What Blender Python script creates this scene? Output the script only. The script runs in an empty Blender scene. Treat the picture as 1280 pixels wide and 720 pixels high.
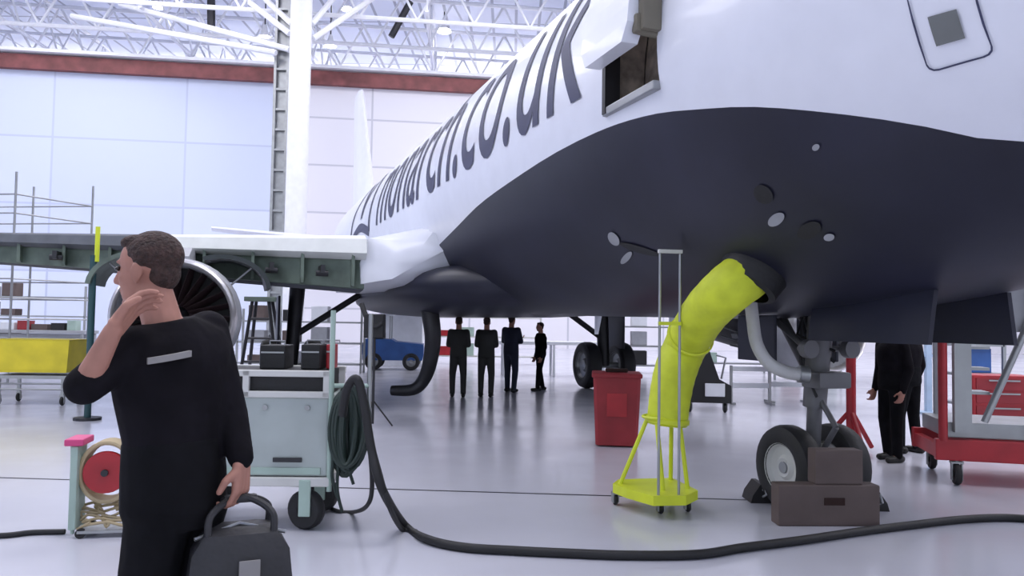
import bpy, bmesh, math, random
from math import sin, cos, pi, radians as RAD
from mathutils import Vector, Matrix
random.seed(4)
SC = bpy.context.scene
COL = SC.collection
V = Vector

# ------------------------------------------------------------------ camera
FPX, CH = 980.0, 1.61
PIT, ROL = RAD(2.5), RAD(0.9)
F_ = V((0, cos(PIT), sin(PIT))); U0 = V((0, -sin(PIT), cos(PIT))); R0 = V((1, 0, 0))
R_ = R0 * cos(ROL) + U0 * sin(ROL); U_ = U0 * cos(ROL) - R0 * sin(ROL)
EYE = V((0, 0, CH))
cd = bpy.data.cameras.new('camera'); cam = bpy.data.objects.new('camera', cd); COL.objects.link(cam)
cd.lens = FPX / 1280 * 36; cd.sensor_width = 36; cd.clip_end = 400
m = Matrix((R_, U_, -F_)).transposed().to_4x4(); m.translation = EYE
cam.matrix_world = m; SC.camera = cam

def ray(px, py): return F_ + R_ * ((px - 640) / FPX) - U_ * ((py - 360) / FPX)
def at(px, py, Y): d = ray(px, py); return EYE + d * (Y / d.y)
def ground(px, py, z=0.0): d = ray(px, py); return EYE + d * ((z - CH) / d.z)

# ------------------------------------------------------------------ materials
def mat(name, col, rough=.5, metal=0.0, var=.12, scale=3.0, bump=0.0, bscale=40, spec=.5, emit=0, coat=0):
    mt = bpy.data.materials.new(name); mt.use_nodes = True
    nt = mt.node_tree; b = nt.nodes['Principled BSDF']
    tc = nt.nodes.new('ShaderNodeTexCoord'); nz = nt.nodes.new('ShaderNodeTexNoise')
    nz.inputs['Scale'].default_value = scale; nz.inputs['Detail'].default_value = 4
    nt.links.new(tc.outputs['Object'], nz.inputs['Vector'])
    rp = nt.nodes.new('ShaderNodeValToRGB')
    c0 = [max(0, c * (1 - var)) for c in col] + [1]; c1 = [min(1, c * (1 + var)) for c in col] + [1]
    rp.color_ramp.elements[0].color = c0; rp.color_ramp.elements[1].color = c1
    rp.color_ramp.elements[0].position = .3; rp.color_ramp.elements[1].position = .7
    nt.links.new(nz.outputs['Fac'], rp.inputs['Fac']); nt.links.new(rp.outputs['Color'], b.inputs['Base Color'])
    b.inputs['Roughness'].default_value = rough; b.inputs['Metallic'].default_value = metal
    b.inputs['Specular IOR Level'].default_value = spec
    b.inputs['Coat Weight'].default_value = coat
    if emit:
        b.inputs['Emission Color'].default_value = (*col, 1); b.inputs['Emission Strength'].default_value = emit
    if bump:
        n2 = nt.nodes.new('ShaderNodeTexNoise'); n2.inputs['Scale'].default_value = bscale
        bp = nt.nodes.new('ShaderNodeBump'); bp.inputs['Strength'].default_value = bump; bp.inputs['Distance'].default_value = .02
        nt.links.new(tc.outputs['Object'], n2.inputs['Vector']); nt.links.new(n2.outputs['Fac'], bp.inputs['Height'])
        nt.links.new(bp.outputs['Normal'], b.inputs['Normal'])
    return mt

def panel_mat(name, col, seam, bw, bh, rough=.6, var=.04, mort=.012, tint=None, split=0):
    mt = bpy.data.materials.new(name); mt.use_nodes = True
    nt = mt.node_tree; b = nt.nodes['Principled BSDF']
    tc = nt.nodes.new('ShaderNodeTexCoord'); br = nt.nodes.new('ShaderNodeTexBrick')
    br.offset = 0; br.inputs['Scale'].default_value = 1
    br.inputs['Brick Width'].default_value = bw; br.inputs['Row Height'].default_value = bh
    br.inputs['Mortar Size'].default_value = mort
    br.inputs['Color1'].default_value = [*(c * (1 - var) for c in col), 1]
    br.inputs['Color2'].default_value = [*(min(1, c * (1 + var)) for c in (tint or col)), 1]
    br.inputs['Mortar'].default_value = (*seam, 1)
    nt.links.new(tc.outputs['Object'], br.inputs['Vector']); nt.links.new(br.outputs['Color'], b.inputs['Base Color'])
    b.inputs['Roughness'].default_value = rough
    return mt

M = dict(
    white=mat('white_paint', (.80, .82, .90), .32, var=.03, coat=.2),
    navy=mat('navy_paint', (.017, .018, .034), .42, var=.25, scale=1.2, spec=.35),
    slate=mat('slate_lettering', (.045, .05, .11), .55, var=.1),
    greypaint=mat('grey_paint', (.34, .35, .38), .45),
    panelgrey=mat('window_grey', (.16, .17, .17), .5),
    winggrey=mat('wing_grey', (.13, .14, .16), .85, spec=.15),
    geargrey=mat('gear_grey', (.14, .14, .15), .5, .3),
    primer=mat('green_primer', (.13, .17, .14), .6, var=.35, scale=2.5, bump=.2, bscale=8),
    darkprimer=mat('dark_cowl', (.035, .045, .048), .5),
    mech=mat('door_mechanism', (.17, .155, .12), .6, var=.15),
    ledge=mat('leading_edge_white', (.80, .82, .80), .4, var=.06),
    black=mat('black_rubber', (.012, .012, .014), .6, bump=.1),
    darkmetal=mat('dark_metal', (.045, .045, .05), .45, .6),
    steel=mat('grey_steel', (.34, .35, .36), .38, .7),
    chrome=mat('polished_lip', (.72, .70, .70), .28, .75, var=.05),
    fan=mat('fan_blades', (.035, .02, .022), .5, .3),
    brown=mat('brown_lining', (.42, .36, .30), .7, var=.4, scale=9),
    lime=mat('lime_fabric', (.62, .70, .035), .65, var=.12, scale=6, bump=.25, bscale=14),
    limep=mat('lime_paint', (.66, .74, .03), .45, var=.08),
    red=mat('red_paint', (.42, .02, .03), .4, var=.2),
    redbin=mat('red_plastic', (.30, .022, .03), .5, var=.18),
    box=mat('brown_board', (.115, .085, .08), .75, var=.15),
    boxdark=mat('dark_slot', (.03, .012, .01), .9),
    cart=mat('pale_grey_cart', (.42, .47, .46), .5, var=.08),
    cartw=mat('cream_rail', (.62, .62, .60), .5, var=.08),
    mint=mat('pale_green_tube', (.38, .50, .44), .5),
    yellow=mat('yellow_paint', (.72, .60, .03), .5, var=.12),
    blue=mat('blue_paint', (.03, .10, .32), .4, var=.15),
    bluel=mat('pale_blue_paint', (.45, .58, .75), .5),
    teal=mat('teal_paint', (.02, .07, .08), .5),
    tan=mat('tan_hose', (.45, .36, .22), .6),
    pink=mat('red_pink_plastic', (.60, .06, .20), .5),
    shirt=mat('dark_shirt', (.009, .008, .011), .85, var=.3, scale=8, bump=.5, bscale=12, spec=.1),
    trouser=mat('dark_trousers', (.008, .008, .010), .85, var=.3, scale=8, bump=.5, bscale=12, spec=.1),
    skin=mat('skin', (.42, .20, .15), .55, var=.12, scale=12),
    hair=mat('brown_hair', (.045, .022, .018), .7, var=.5, scale=50, bump=.8, bscale=90),
    overall=mat('navy_overalls', (.02, .025, .05), .8),
    overall2=mat('charcoal_overalls', (.035, .036, .036), .8),
    shoe=mat('black_boots', (.01, .01, .01), .5),
    strip=mat('pale_strip', (.26, .25, .25), .6),
    bag=mat('black_bag', (.022, .022, .026), .6, var=.3, bump=.4, bscale=20),
    bagteal=mat('dark_green_bag_base', (.012, .035, .035), .6),
    truss=mat('white_steelwork', (.82, .83, .88), .5, var=.04),
    beam=mat('red_brown_beam', (.20, .06, .06), .6, var=.35, scale=1.2),
    whitebox=mat('white_board', (.75, .77, .82), .5, var=.06),
    hose=mat('pale_grey_hose', (.55, .55, .56), .55, bump=.3, bscale=30),
    coil=mat('dark_green_cable', (.02, .035, .03), .55),
    lamp=mat('lamp_glow', (1, .98, .95), .5, emit=30, var=0),
    eye=mat('dark_eye', (.02, .015, .012), .2),
)
M['wall'] = panel_mat('wall_panels', (.60, .66, .84), (.50, .55, .72), 7.4, 3.9, tint=(.66, .71, .87), var=.03, mort=.06)
M['wallb'] = panel_mat('door_panels', (.78, .77, .84), (.55, .55, .62), 6.2, 2.9, tint=(.80, .78, .84), var=.02, mort=.06)
M['roof'] = panel_mat('roof_sheets', (.72, .76, .88), (.36, .38, .46), 1.6, 9.0, tint=(.70, .73, .84), mort=.10)

def floor_mat():
    mt = mat('painted_floor', (.56, .565, .64), .2, var=.06, scale=.35, spec=.5)
    nt = mt.node_tree; b = nt.nodes['Principled BSDF']
    tc = nt.nodes.new('ShaderNodeTexCoord'); nz = nt.nodes.new('ShaderNodeTexNoise'); nz.inputs['Scale'].default_value = 1.3
    nz.inputs['Detail'].default_value = 6
    mr = nt.nodes.new('ShaderNodeMapRange'); mr.inputs['To Min'].default_value = .10; mr.inputs['To Max'].default_value = .30
    nt.links.new(tc.outputs['Object'], nz.inputs['Vector']); nt.links.new(nz.outputs['Fac'], mr.inputs['Value'])
    nt.links.new(mr.outputs['Result'], b.inputs['Roughness'])
    return mt
M['floor'] = floor_mat()

# ------------------------------------------------------------------ mesh builder
def frame(d):
    d = V(d).normalized(); a = V((0, 0, 1)) if abs(d.z) < .9 else V((1, 0, 0))
    x = a.cross(d).normalized(); return x, d.cross(x)

class MB:
    def __init__(s): s.v = []; s.f = []
    def add(s, vs, fs):
        k = len(s.v); s.v += [tuple(v) for v in vs]; s.f += [tuple(i + k for i in f) for f in fs]; return s
    def box(s, c, d, rz=0, rot=None, bev=0):
        c = V(c); hx, hy, hz = d[0] / 2, d[1] / 2, d[2] / 2
        Rm = rot if rot is not None else Matrix.Rotation(rz, 3, 'Z')
        b = min(bev, hx * .9, hy * .9, hz * .9)
        if b <= 0:
            vs = [c + Rm @ V((x * hx, y * hy, z * hz)) for x in (-1, 1) for y in (-1, 1) for z in (-1, 1)]
            return s.add(vs, [(0, 1, 3, 2), (4, 6, 7, 5), (0, 4, 5, 1), (2, 3, 7, 6), (0, 2, 6, 4), (1, 5, 7, 3)])
        bm = bmesh.new(); bmesh.ops.create_cube(bm, size=1)
        for v in bm.verts: v.co = V((v.co.x * 2 * hx, v.co.y * 2 * hy, v.co.z * 2 * hz))
        bmesh.ops.bevel(bm, geom=bm.edges[:], offset=b, segments=2, profile=.6, affect='EDGES')
        bm.verts.index_update()
        s.add([c + Rm @ v.co for v in bm.verts], [[v.index for v in f.verts] for f in bm.faces]); bm.free(); return s
    def tube(s, pts, r, n=10, caps=True, sx=1.0):
        pts = [V(p) for p in pts]; N = len(pts)
        rs = r if isinstance(r, (list, tuple)) else [r] * N
        vs = []; x = None
        for i, p in enumerate(pts):
            d = (pts[min(i + 1, N - 1)] - pts[max(i - 1, 0)])
            if d.length < 1e-9: d = V((0, 0, 1))
            d.normalize()
            if x is None: x, y = frame(d)
            else:
                x = (x - d * x.dot(d))
                if x.length < 1e-6: x, y = frame(d)
                x.normalize(); y = d.cross(x)
            for k in range(n):
                a = 2 * pi * k / n; vs.append(p + x * (cos(a) * rs[i] * sx) + y * (sin(a) * rs[i]))
        fs = [(i * n + k, i * n + (k + 1) % n, (i + 1) * n + (k + 1) % n, (i + 1) * n + k) for i in range(N - 1) for k in range(n)]
        if caps: fs += [tuple(range(n))[::-1], tuple((N - 1) * n + k for k in range(n))]
        return s.add(vs, fs)
    def cyl(s, a, b, r, r2=None, n=16): return s.tube([a, b], [r, r if r2 is None else r2], n)
    def lathe(s, prof, c=(0, 0, 0), ax=(0, 0, 1), n=28, closed=False):
        x, y = frame(ax); d = V(ax).normalized(); c = V(c); P = len(prof)
        vs = [c + d * h + (x * cos(2 * pi * k / n) + y * sin(2 * pi * k / n)) * r for r, h in prof for k in range(n)]
        R = P if closed else P - 1
        fs = [(i * n + k, i * n + (k + 1) % n, ((i + 1) % P) * n + (k + 1) % n, ((i + 1) % P) * n + k) for i in range(R) for k in range(n)]
        return s.add(vs, fs)
    def ell(s, c, r, rot=None, n=12):
        c = V(c); Rm = rot or Matrix.Identity(3); vs = [c + Rm @ V((0, 0, r[2]))]; fs = []
        for i in range(1, n):
            a = pi * i / n
            for k in range(2 * n):
                b = pi * k / n; vs.append(c + Rm @ V((r[0] * sin(a) * cos(b), r[1] * sin(a) * sin(b), r[2] * cos(a))))
        vs.append(c - Rm @ V((0, 0, r[2]))); L = len(vs) - 1; m2 = 2 * n
        fs += [(0, 1 + k, 1 + (k + 1) % m2) for k in range(m2)]
        for i in range(n - 2):
            o = 1 + i * m2; fs += [(o + k, o + m2 + k, o + m2 + (k + 1) % m2, o + (k + 1) % m2) for k in range(m2)]
        o = 1 + (n - 2) * m2; fs += [(o + k, L, o + (k + 1) % m2) for k in range(m2)]
        return s.add(vs, fs)
    def cap(s, a, b, ra, rb=None, n=12):
        rb = ra if rb is None else rb; a = V(a); b = V(b); d = (b - a)
        if d.length < 1e-6: return s.ell(a, (ra, ra, ra))
        d.normalize(); pts = []; rs = []
        for t in (-1, -.92, -.7, -.38, 0): pts.append(a + d * (ra * t)); rs.append(ra * math.sqrt(max(.0004, 1 - t * t)))
        for t in (0, .38, .7, .92, 1): pts.append(b + d * (rb * t)); rs.append(rb * math.sqrt(max(.0004, 1 - t * t)))
        return s.tube(pts, rs, n)
    def rings(s, rings, caps=True, closed=True):
        n = len(rings[0]); k0 = [v for r in rings for v in r]; e = n if closed else n - 1
        fs = [(i * n + k, i * n + (k + 1) % n, (i + 1) * n + (k + 1) % n, (i + 1) * n + k) for i in range(len(rings) - 1) for k in range(e)]
        if caps: fs += [tuple(range(n))[::-1], tuple((len(rings) - 1) * n + k for k in range(n))]
        return s.add(k0, fs)
    def build(s, name, m, parent=None, smooth=False, remesh=0, smooths=0):
        me = bpy.data.meshes.new(name); me.from_pydata(s.v, [], s.f); me.update()
        bm = bmesh.new(); bm.from_mesh(me); bmesh.ops.recalc_face_normals(bm, faces=bm.faces); bm.to_mesh(me); bm.free()
        me.materials.append(M[m] if isinstance(m, str) else m)
        o = bpy.data.objects.new(name, me); COL.objects.link(o)
        if parent: o.parent = parent
        if remesh:
            r = o.modifiers.new('r', 'REMESH'); r.mode = 'VOXEL'; r.voxel_size = remesh; r.use_smooth_shade = True
            if smooths:
                q = o.modifiers.new('s', 'SMOOTH'); q.iterations = smooths; q.factor = .5
        elif smooth:
            for p in me.polygons: p.use_smooth = True
            try:
                me.set_sharp_from_angle(angle=RAD(40))
            except Exception: pass
        return o

def tag(o, label=None, cat=None, group=None, kind=None):
    if label: o['label'] = label
    if cat: o['category'] = cat
    if group: o['group'] = group
    if kind: o['kind'] = kind
    return o
def empty(name, loc, rz=0, label=None, cat=None, group=None):
    o = bpy.data.objects.new(name, None); COL.objects.link(o); o.location = loc; o.rotation_euler = (0, 0, rz)
    o.empty_display_size = .2
    return tag(o, label, cat, group)
def copy_tree(o, parent=None):
    c = o.copy(); COL.objects.link(c); c.parent = parent
    for ch in [x for x in COL.objects if x.parent == o]: copy_tree(ch, c)
    return c
def struct(mb, name, m, label, smooth=False): return tag(mb.build(name, m, None, smooth), label, None, None, 'structure')
def lerp(a, b, t): return a + (b - a) * t
def interp(x, X, Y):
    if x <= X[0]: return Y[0]
    for i in range(1, len(X)):
        if x <= X[i]: return lerp(Y[i - 1], Y[i], (x - X[i - 1]) / (X[i] - X[i - 1]))
    return Y[-1]
def smoothpath(pts, k=8):
    pts = [V(p) for p in pts]; out = []
    for i in range(len(pts) - 1):
        p0, p1, p2, p3 = pts[max(i - 1, 0)], pts[i], pts[i + 1], pts[min(i + 2, len(pts) - 1)]
        for j in range(k):
            t = j / k
            out.append(.5 * ((2 * p1) + (p2 - p0) * t + (2 * p0 - 5 * p1 + 4 * p2 - p3) * t * t + (3 * p1 - p0 - 3 * p2 + p3) * t ** 3))
    out.append(pts[-1]); return out

# ================================================================== SETTING
struct(MB().box((0, 35, -.1), (150, 150, .2)), 'floor', 'floor', 'glossy pale lavender painted hangar floor')
W0 = at(0, 100, 45.0); ang = RAD(7.5)
WD = V((cos(ang), sin(ang), 0)); WN = V((-sin(ang), cos(ang), 0)); W0 = V((W0.x, W0.y, 0))
BZ = at(0, 80, 45.0).z
def wp(t, d, z): return W0 + WD * t + WN * d + V((0, 0, z))
def wbox(t0, t1, d0, d1, z0, z1): return (wp((t0 + t1) / 2, (d0 + d1) / 2, (z0 + z1) / 2), (t1 - t0, d1 - d0, z1 - z0))
def wallobj(name, t0, t1, m, label):
    mb = MB().box((0, 0, 0), (t1 - t0, .3, BZ))   # local coords so panel seams run on the wall
    o = struct(mb, name, m, label)
    # the panel texture reads x and z: store the wall lying in XY and stand it up
    me = o.data
    for v in me.vertices: v.co = V((v.co.x, v.co.z, -v.co.y))
    o.rotation_euler = (pi / 2, 0, ang); o.location = wp((t0 + t1) / 2, 0, BZ / 2)
    return o
TS = 17.3
wallobj('wall_far', -26, TS, 'wall', 'pale blue panelled hangar wall behind the scaffold')
wallobj('wall_back', TS, 75, 'wallb', 'white panelled hangar wall right of the big column')
c, d = wbox(-26, 45, -.55, -.1, BZ - .32, BZ + .5); struct(MB().box(c, d, ang), 'trim_1', 'beam', 'long red brown beam along the top of the far wall')
c, d = wbox(-26, 60, -.9, -.2, BZ + .6, BZ + .78); struct(MB().box(c, d, ang), 'trim_2', 'truss', 'white pipe above the red brown beam')
# columns
cb = at(369, 300, 41.0); cb = V((cb.x, cb.y, 0))
mb = MB(); mb.cyl(cb, cb + V((0, 0, 22)), .56, .56, 20)
struct(mb, 'trim_3', 'truss', 'thick round white hangar column', True)
cb2 = at(347, 300, 42.0); cb2 = V((cb2.x, cb2.y, 0))
mb = MB()
for sx in (-.34, .34): mb.box(cb2 + V((sx, 0, 10)), (.14, .4, 20))
mb.box(cb2 + V((0, .1, 10)), (.5, .08, 20))
for k in range(18): mb.box(cb2 + V((0, -.1, .8 + k * 1.1)), (.55, .12, .12))
struct(mb, 'trim_4', 'steel', 'grey lattice post beside the white column')
# roof deck, other walls
struct(MB().box((0, 35, 22.6), (150, 150, .3)), 'ceiling', 'roof', 'pale corrugated hangar roof')
struct(MB().box((0, 108, 11), (150, .3, 23)), 'wall_rear', 'wallb', 'pale rear wall seen above the beam')
struct(MB().box((-72, 35, 11), (.3, 146, 23)), 'wall_left', 'wall', 'pale blue side wall')
struct(MB().box((72, 35, 11), (.3, 146, 23)), 'wall_right', 'wallb', 'white side wall right')
# roof trusses
def truss(y, zb, zt, x0, x1, step, r, diag=True, slope=0.0):
    mb = MB(); n = int((x1 - x0) / step)
    def P(x, z): return V((x, y + x * math.tan(ang), z + slope * (x - x0)))
    mb.cyl(P(x0, zb), P(x1, zb), r, n=6); mb.cyl(P(x0, zt), P(x1, zt), r, n=6)
    for i in range(n):
        a = x0 + i * step
        mb.cyl(P(a, zb), P(a + step / 2, zt), r * .6, n=5); mb.cyl(P(a + step / 2, zt), P(a + step, zb), r * .6, n=5)
    return mb
kk = 5
for i, y in enumerate((44.5, 49, 54, 59.5, 65.5, 72, 79, 87, 96)):
    struct(truss(y, 18.6, 21.6, -60, 30, 3.2, .13), 'trim_%d' % kk, 'truss', 'white tubular roof truss, row %s from the wall' % 'one two three four five six seven eight nine'.split()[i], True); kk += 1
for i, x in enumerate((-50, -40, -30, -21, -13, -5, 4)):
    mb = MB(); y0, y1 = 43, 104; n = 14; st = (y1 - y0) / n
    for z in (18.9, 21.9): mb.cyl((x, y0, z), (x - 4, y1, z), .11, n=6)
    for j in range(n):
        a = y0 + j * st; xa = x - 4 * j / n; xb = x - 4 * (j + .5) / n; xc = x - 4 * (j + 1) / n
        mb.cyl((xa, a, 18.9), (xb, a + st / 2, 21.9), .07, n=5); mb.cyl((xb, a + st / 2, 21.9), (xc, a + st, 18.9), .07, n=5)
    struct(mb, 'trim_%d' % kk, 'truss', 'white roof truss running away from the camera', True); kk += 1
# braces fanning out from the column head
for a, b in (((362, 42), (270, -30)), ((365, 30), (300, -30)), ((392, 48), (480, -12)), ((390, 30), (440, -30)), ((362, 62), (150, 5)), ((345, 66), (90, 20))):
    p = at(*a, 41.2); q = at(*b, 44); struct(MB().cyl(p, q, .16, n=8), 'trim_%d' % kk, 'truss', 'slanted white roof brace by the column head', True); kk += 1
for a, b, r in (((264, -30), (264, 33), .24), ((513, 2), (489, 46), .2)):
    p = at(*a, 45); q = at(*b, 45); struct(MB().cyl(p, q, r, n=8), 'trim_%d' % kk, 'darkmetal', 'dark hanger among the white roof steel', True); kk += 1
# floor joint
g0, g1 = ground(-40, 596), ground(1000, 627)
dj = (g1 - g0); aj = math.atan2(dj.y, dj.x)
struct(MB().box((g0 + g1) / 2 + V((0, 0, .002)), (dj.length, .025, .004), aj), 'trim_%d' % kk, 'darkmetal', 'thin dark joint line across the floor'); kk += 1

# ceiling lamps
lampn = 0
def ceil_lamp(p, lab, r=.45):
    t = empty('ceiling_lamp', p, 0, lab, 'ceiling lamp', 'high-bay lamps in the roof')
    MB().lathe([(.05, .75), (.12, .7), (.16, .45), (r, 0), (r - .03, 0), (.1, .4)], n=20).build('reflector', 'truss', t, True)
    MB().lathe([(0.001, .02), (r - .05, .02), (r - .05, .1), (.001, .1)], n=20).build('bulb_glass', 'lamp', t, True)
    MB().cyl((0, 0, .7), (0, 0, 3.2), .04, n=6).build('hanger', 'darkmetal', t)
    return t
for (px, py, Y, r, lab) in ((555, 40, 52, .5, 'bright roof lamp right of the column near the aircraft'), (413, 58, 48, .4, 'bright roof lamp just right of the white column'),
                            (331, 46, 47, .35, 'roof lamp just left of the white column'), (198, 10, 50, .38, 'roof lamp high up left of the hanging dark rod'),
                            (433, 12, 50, .4, 'roof lamp high beside the slanted dark rod'), (571, 17, 56, .4, 'roof lamp highest and nearest the aircraft top')):
    p = at(px, py, Y); ceil_lamp(p, lab, r)

# ================================================================== AIRCRAFT
PHI = RAD(19)
ua = V((-sin(PHI), cos(PHI), 0)); va = V((cos(PHI), sin(PHI), 0))
AO = ua * .65 + va * 4.86
air = empty('airliner', AO, RAD(90 + 19), 'large white airliner with navy belly and slate lettering along its side', 'aircraft')
def toloc(P): q = V(P) - AO; return V((q.dot(ua), -q.dot(va), P[2]))
def toworld(s, y, z): return AO + ua * s - va * y + V((0, 0, z))
T = [0, .05, .15, .4, .8, 1.3, 2, 2.8, 3.6, 4.6, 6, 24, 27, 30, 33, 36, 37.5]
Wd = [0.02, .24, .42, .75, 1.05, 1.32, 1.58, 1.78, 1.9, 1.97, 2.0, 2.0, 1.9, 1.6, 1.15, .6, .3]
TP = [-.45, -.25, -.05, .25, .6, .95, 1.45, 1.85, 2.0, 2.06, 2.08, 2.08, 2.08, 2.05, 1.95, 1.75, 1.5]
BT = [-.49, -.63, -.75, -1.0, -1.2, -1.38, -1.56, -1.75, -1.9, -2.02, -2.08, -2.08, -1.7, -.95, -.15, .65, 1.0]
def hinterp(x, X, Y):
    if x <= X[1] or x >= X[-1]: return interp(x, X, Y)
    i = min(max(k for k in range(len(X)) if X[k] <= x), len(X) - 2)
    def sl(j):
        if j == 0 or j >= len(X) - 1: return 0
        a, b = (Y[j] - Y[j - 1]) / (X[j] - X[j - 1]), (Y[j + 1] - Y[j]) / (X[j + 1] - X[j])
        return 0 if a * b <= 0 else 2 * a * b / (a + b)
    h = X[i + 1] - X[i]; t = (x - X[i]) / h
    return (2 * t ** 3 - 3 * t * t + 1) * Y[i] + (t ** 3 - 2 * t * t + t) * h * sl(i) + (-2 * t ** 3 + 3 * t * t) * Y[i + 1] + (t ** 3 - t * t) * h * sl(i + 1)
def sec(s):
    zc = 3.78 + .01 * (s - 8); w = hinterp(s, T, Wd); t = hinterp(s, T, TP); b = hinterp(s, T, BT)
    return w, zc + (t + b) / 2, (t - b) / 2
BS = [0, .5, 1.0, 2.25, 2.53, 2.98, 3.62, 4.06, 4.63, 5.39, 6.43, 7.63, 9.28, 10.7, 12.3, 14, 24, 33, 38]
BC = [0, -.62, -.93, -1.15, -1.08, -.94, -.75, -.65, -.54, -.47, -.46, -.51, -.62, -.79, -.97, -1.15, -1.15, -.2, .9]  # paint line above the body's centre height
def cinterp(x, X, Y):
    if x <= X[0] or x >= X[-1]: return interp(x, X, Y)
    i = max(k for k in range(len(X)) if X[k] <= x); i = min(i, len(X) - 2)
    sl = lambda j: (Y[min(j + 1, len(X) - 1)] - Y[max(j - 1, 0)]) / (X[min(j + 1, len(X) - 1)] - X[max(j - 1, 0)])
    h = X[i + 1] - X[i]; t = (x - X[i]) / h
    return (2 * t ** 3 - 3 * t * t + 1) * Y[i] + (t ** 3 - 2 * t * t + t) * h * sl(i) + (-2 * t ** 3 + 3 * t * t) * Y[i + 1] + (t ** 3 - t * t) * h * sl(i + 1)
def thb(s):
    w, c, a = sec(s); zc = 3.78 + .01 * (s - 8)
    v = cinterp(s, BS, BC) / a
    return math.asin(max(-.98, min(.98, v)))
def surf(s, th, off=0.0):
    w, c, a = sec(s); n = V((cos(th) / max(w, .05), sin(th) / a)).normalized() if 1 else None
    return V((s, w * cos(th) + off * n.x, c + a * sin(th) + off * n.y))
SG = sorted(set([0, .02, .05, .1, .15, .25, .4, .6, .8] + [1 + .2 * i for i in range(24)] + [6 + .5 * i for i in range(37)] + [24 + .75 * i for i in range(19)]))
NU = 24
up = MB(); lo = MB()
up.rings([[surf(s, lerp(thb(s), pi - thb(s), k / (2 * NU))) for k in range(2 * NU + 1)] for s in SG], caps=False, closed=False)
lo.rings([[surf(s, lerp(thb(s), -pi - thb(s), k / NU)) for k in range(NU + 1)] for s in SG], caps=False, closed=False)
fus = up.build('fuselage', 'white', air, True)
bel = lo.build('belly', 'navy', air, True)
# doorway: cut a real hole in the skin
DS0, DS1, DZ0, DZ1 = 4.50, 5.38, 3.38, 5.25
bm = bmesh.new(); bm.from_mesh(fus.data)
for co, no in (((DS0, 0, 0), (1, 0, 0)), ((DS1, 0, 0), (1, 0, 0)), ((0, 0, DZ0), (0, 0, 1)), ((0, 0, DZ1), (0, 0, 1))):
    fc = [f for f in bm.faces if 3.5 < f.calc_center_median().x < 6.5 and f.calc_center_median().y > .5]
    g = list({e for f in fc for e in f.edges} | {v for f in fc for v in f.verts}) + fc
    bmesh.ops.bisect_plane(bm, geom=g, plane_co=co, plane_no=no)
kill = [f for f in bm.faces if f.calc_center_median().y > .3 and DS0 < f.calc_center_median().x < DS1 and DZ0 < f.calc_center_median().z < DZ1]
bmesh.ops.delete(bm, geom=kill, context='FACES'); bm.to_mesh(fus.data); bm.free()
for p in fus.data.polygons: p.use_smooth = True
# doorway lining: reveals + dark cabin recess
mb = MB()
def ysurf(z, s=5.0):
    w, c, a = sec(s); return w * math.sqrt(max(0, 1 - ((z - c) / a) ** 2))
zz = [lerp(DZ0, DZ1, i / 10) for i in range(11)]
for s_ in (DS0, DS1):
    mb.rings([[V((s_, ysurf(z, s_) - .0, z)), V((s_, ysurf(z, s_) - .40, z))] for z in zz], caps=False, closed=False)
mb.rings([[V((DS0, ysurf(z) - .40, z)), V((DS1, ysurf(z) - .40, z))] for z in zz], caps=False, closed=False)
for z in (DZ0, DZ1): mb.add([(DS0, ysurf(z), z), (DS1, ysurf(z), z), (DS1, ysurf(z) - .40, z), (DS0, ysurf(z) - .40, z)], [(0, 1, 2, 3)])
mb.build('doorway_lining', 'brown', air)
MB().box(((DS0 + DS1) / 2, ysurf(DZ0) + .01, DZ0 + .03), (DS1 - DS0, .07, .07), bev=.01).build('door_sill', 'steel', air)
mb = MB()
for k in range(3): mb.box(((DS0 + DS1) / 2, ysurf(DZ0) - .2 - .15 * k, DZ0 + .08 + .09 * k), (DS1 - DS0 - .1, .05, .045))
mb.build('floor_rails', 'greypaint', air)
MB().box((DS1 - .04, ysurf(3.7) - .05, (DZ0 + DZ1) / 2 - .5), (.06, .14, .85)).build('door_jamb', 'darkmetal', air)
# door panel pushed outboard
OUTY = .22; LIFT = .34
def doorpt(s, z, o): return V((s, ysurf(z + LIFT, 5.2) + o, z + LIFT))
mb = MB(); ring = []
zz2 = [lerp(DZ0 + .02, DZ1 - .02, i / 14) for i in range(15)]
outer = [[doorpt(s, z, OUTY) for s in (DS0 + .09 * (1 if i in (0, 14) else 0) + .02, DS0 + .14, DS1 - .14, DS1 - .02 - .09 * (1 if i in (0, 14) else 0))] for i, z in enumerate(zz2)]
inner = [[p - V((0, .14, 0)) for p in r] for r in outer]
mb.rings([o + i[::-1] for o, i in zip(outer, inner)], caps=True)
door = mb.build('passenger_door', 'white', air)
mb = MB(); mb.box((DS0 - .02, ysurf(4.1) + .08, 4.15), (.09, .16, .7), bev=.02); mb.cyl((DS0 + .02, ysurf(3.9) - .05, 3.8), (DS0 + .03, ysurf(3.9) + .16, 3.82), .035)
mb.cyl((DS0 + .02, ysurf(3.9) - .05, 4.4), (DS0 + .03, ysurf(4.4) + .16, 4.42), .03)
mb.box((DS0 + .02, ysurf(4) + .1, 3.86), (.08, .16, .14), bev=.02)
mb.build('door_arm', 'mech', door, True)
mb = MB(); mb.box(((DS0 + DS1) / 2, ysurf(4.5) + OUTY - .19, 4.6), (.6, .06, 1.1), bev=.02); mb.build('door_liner', 'brown', door)

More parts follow.
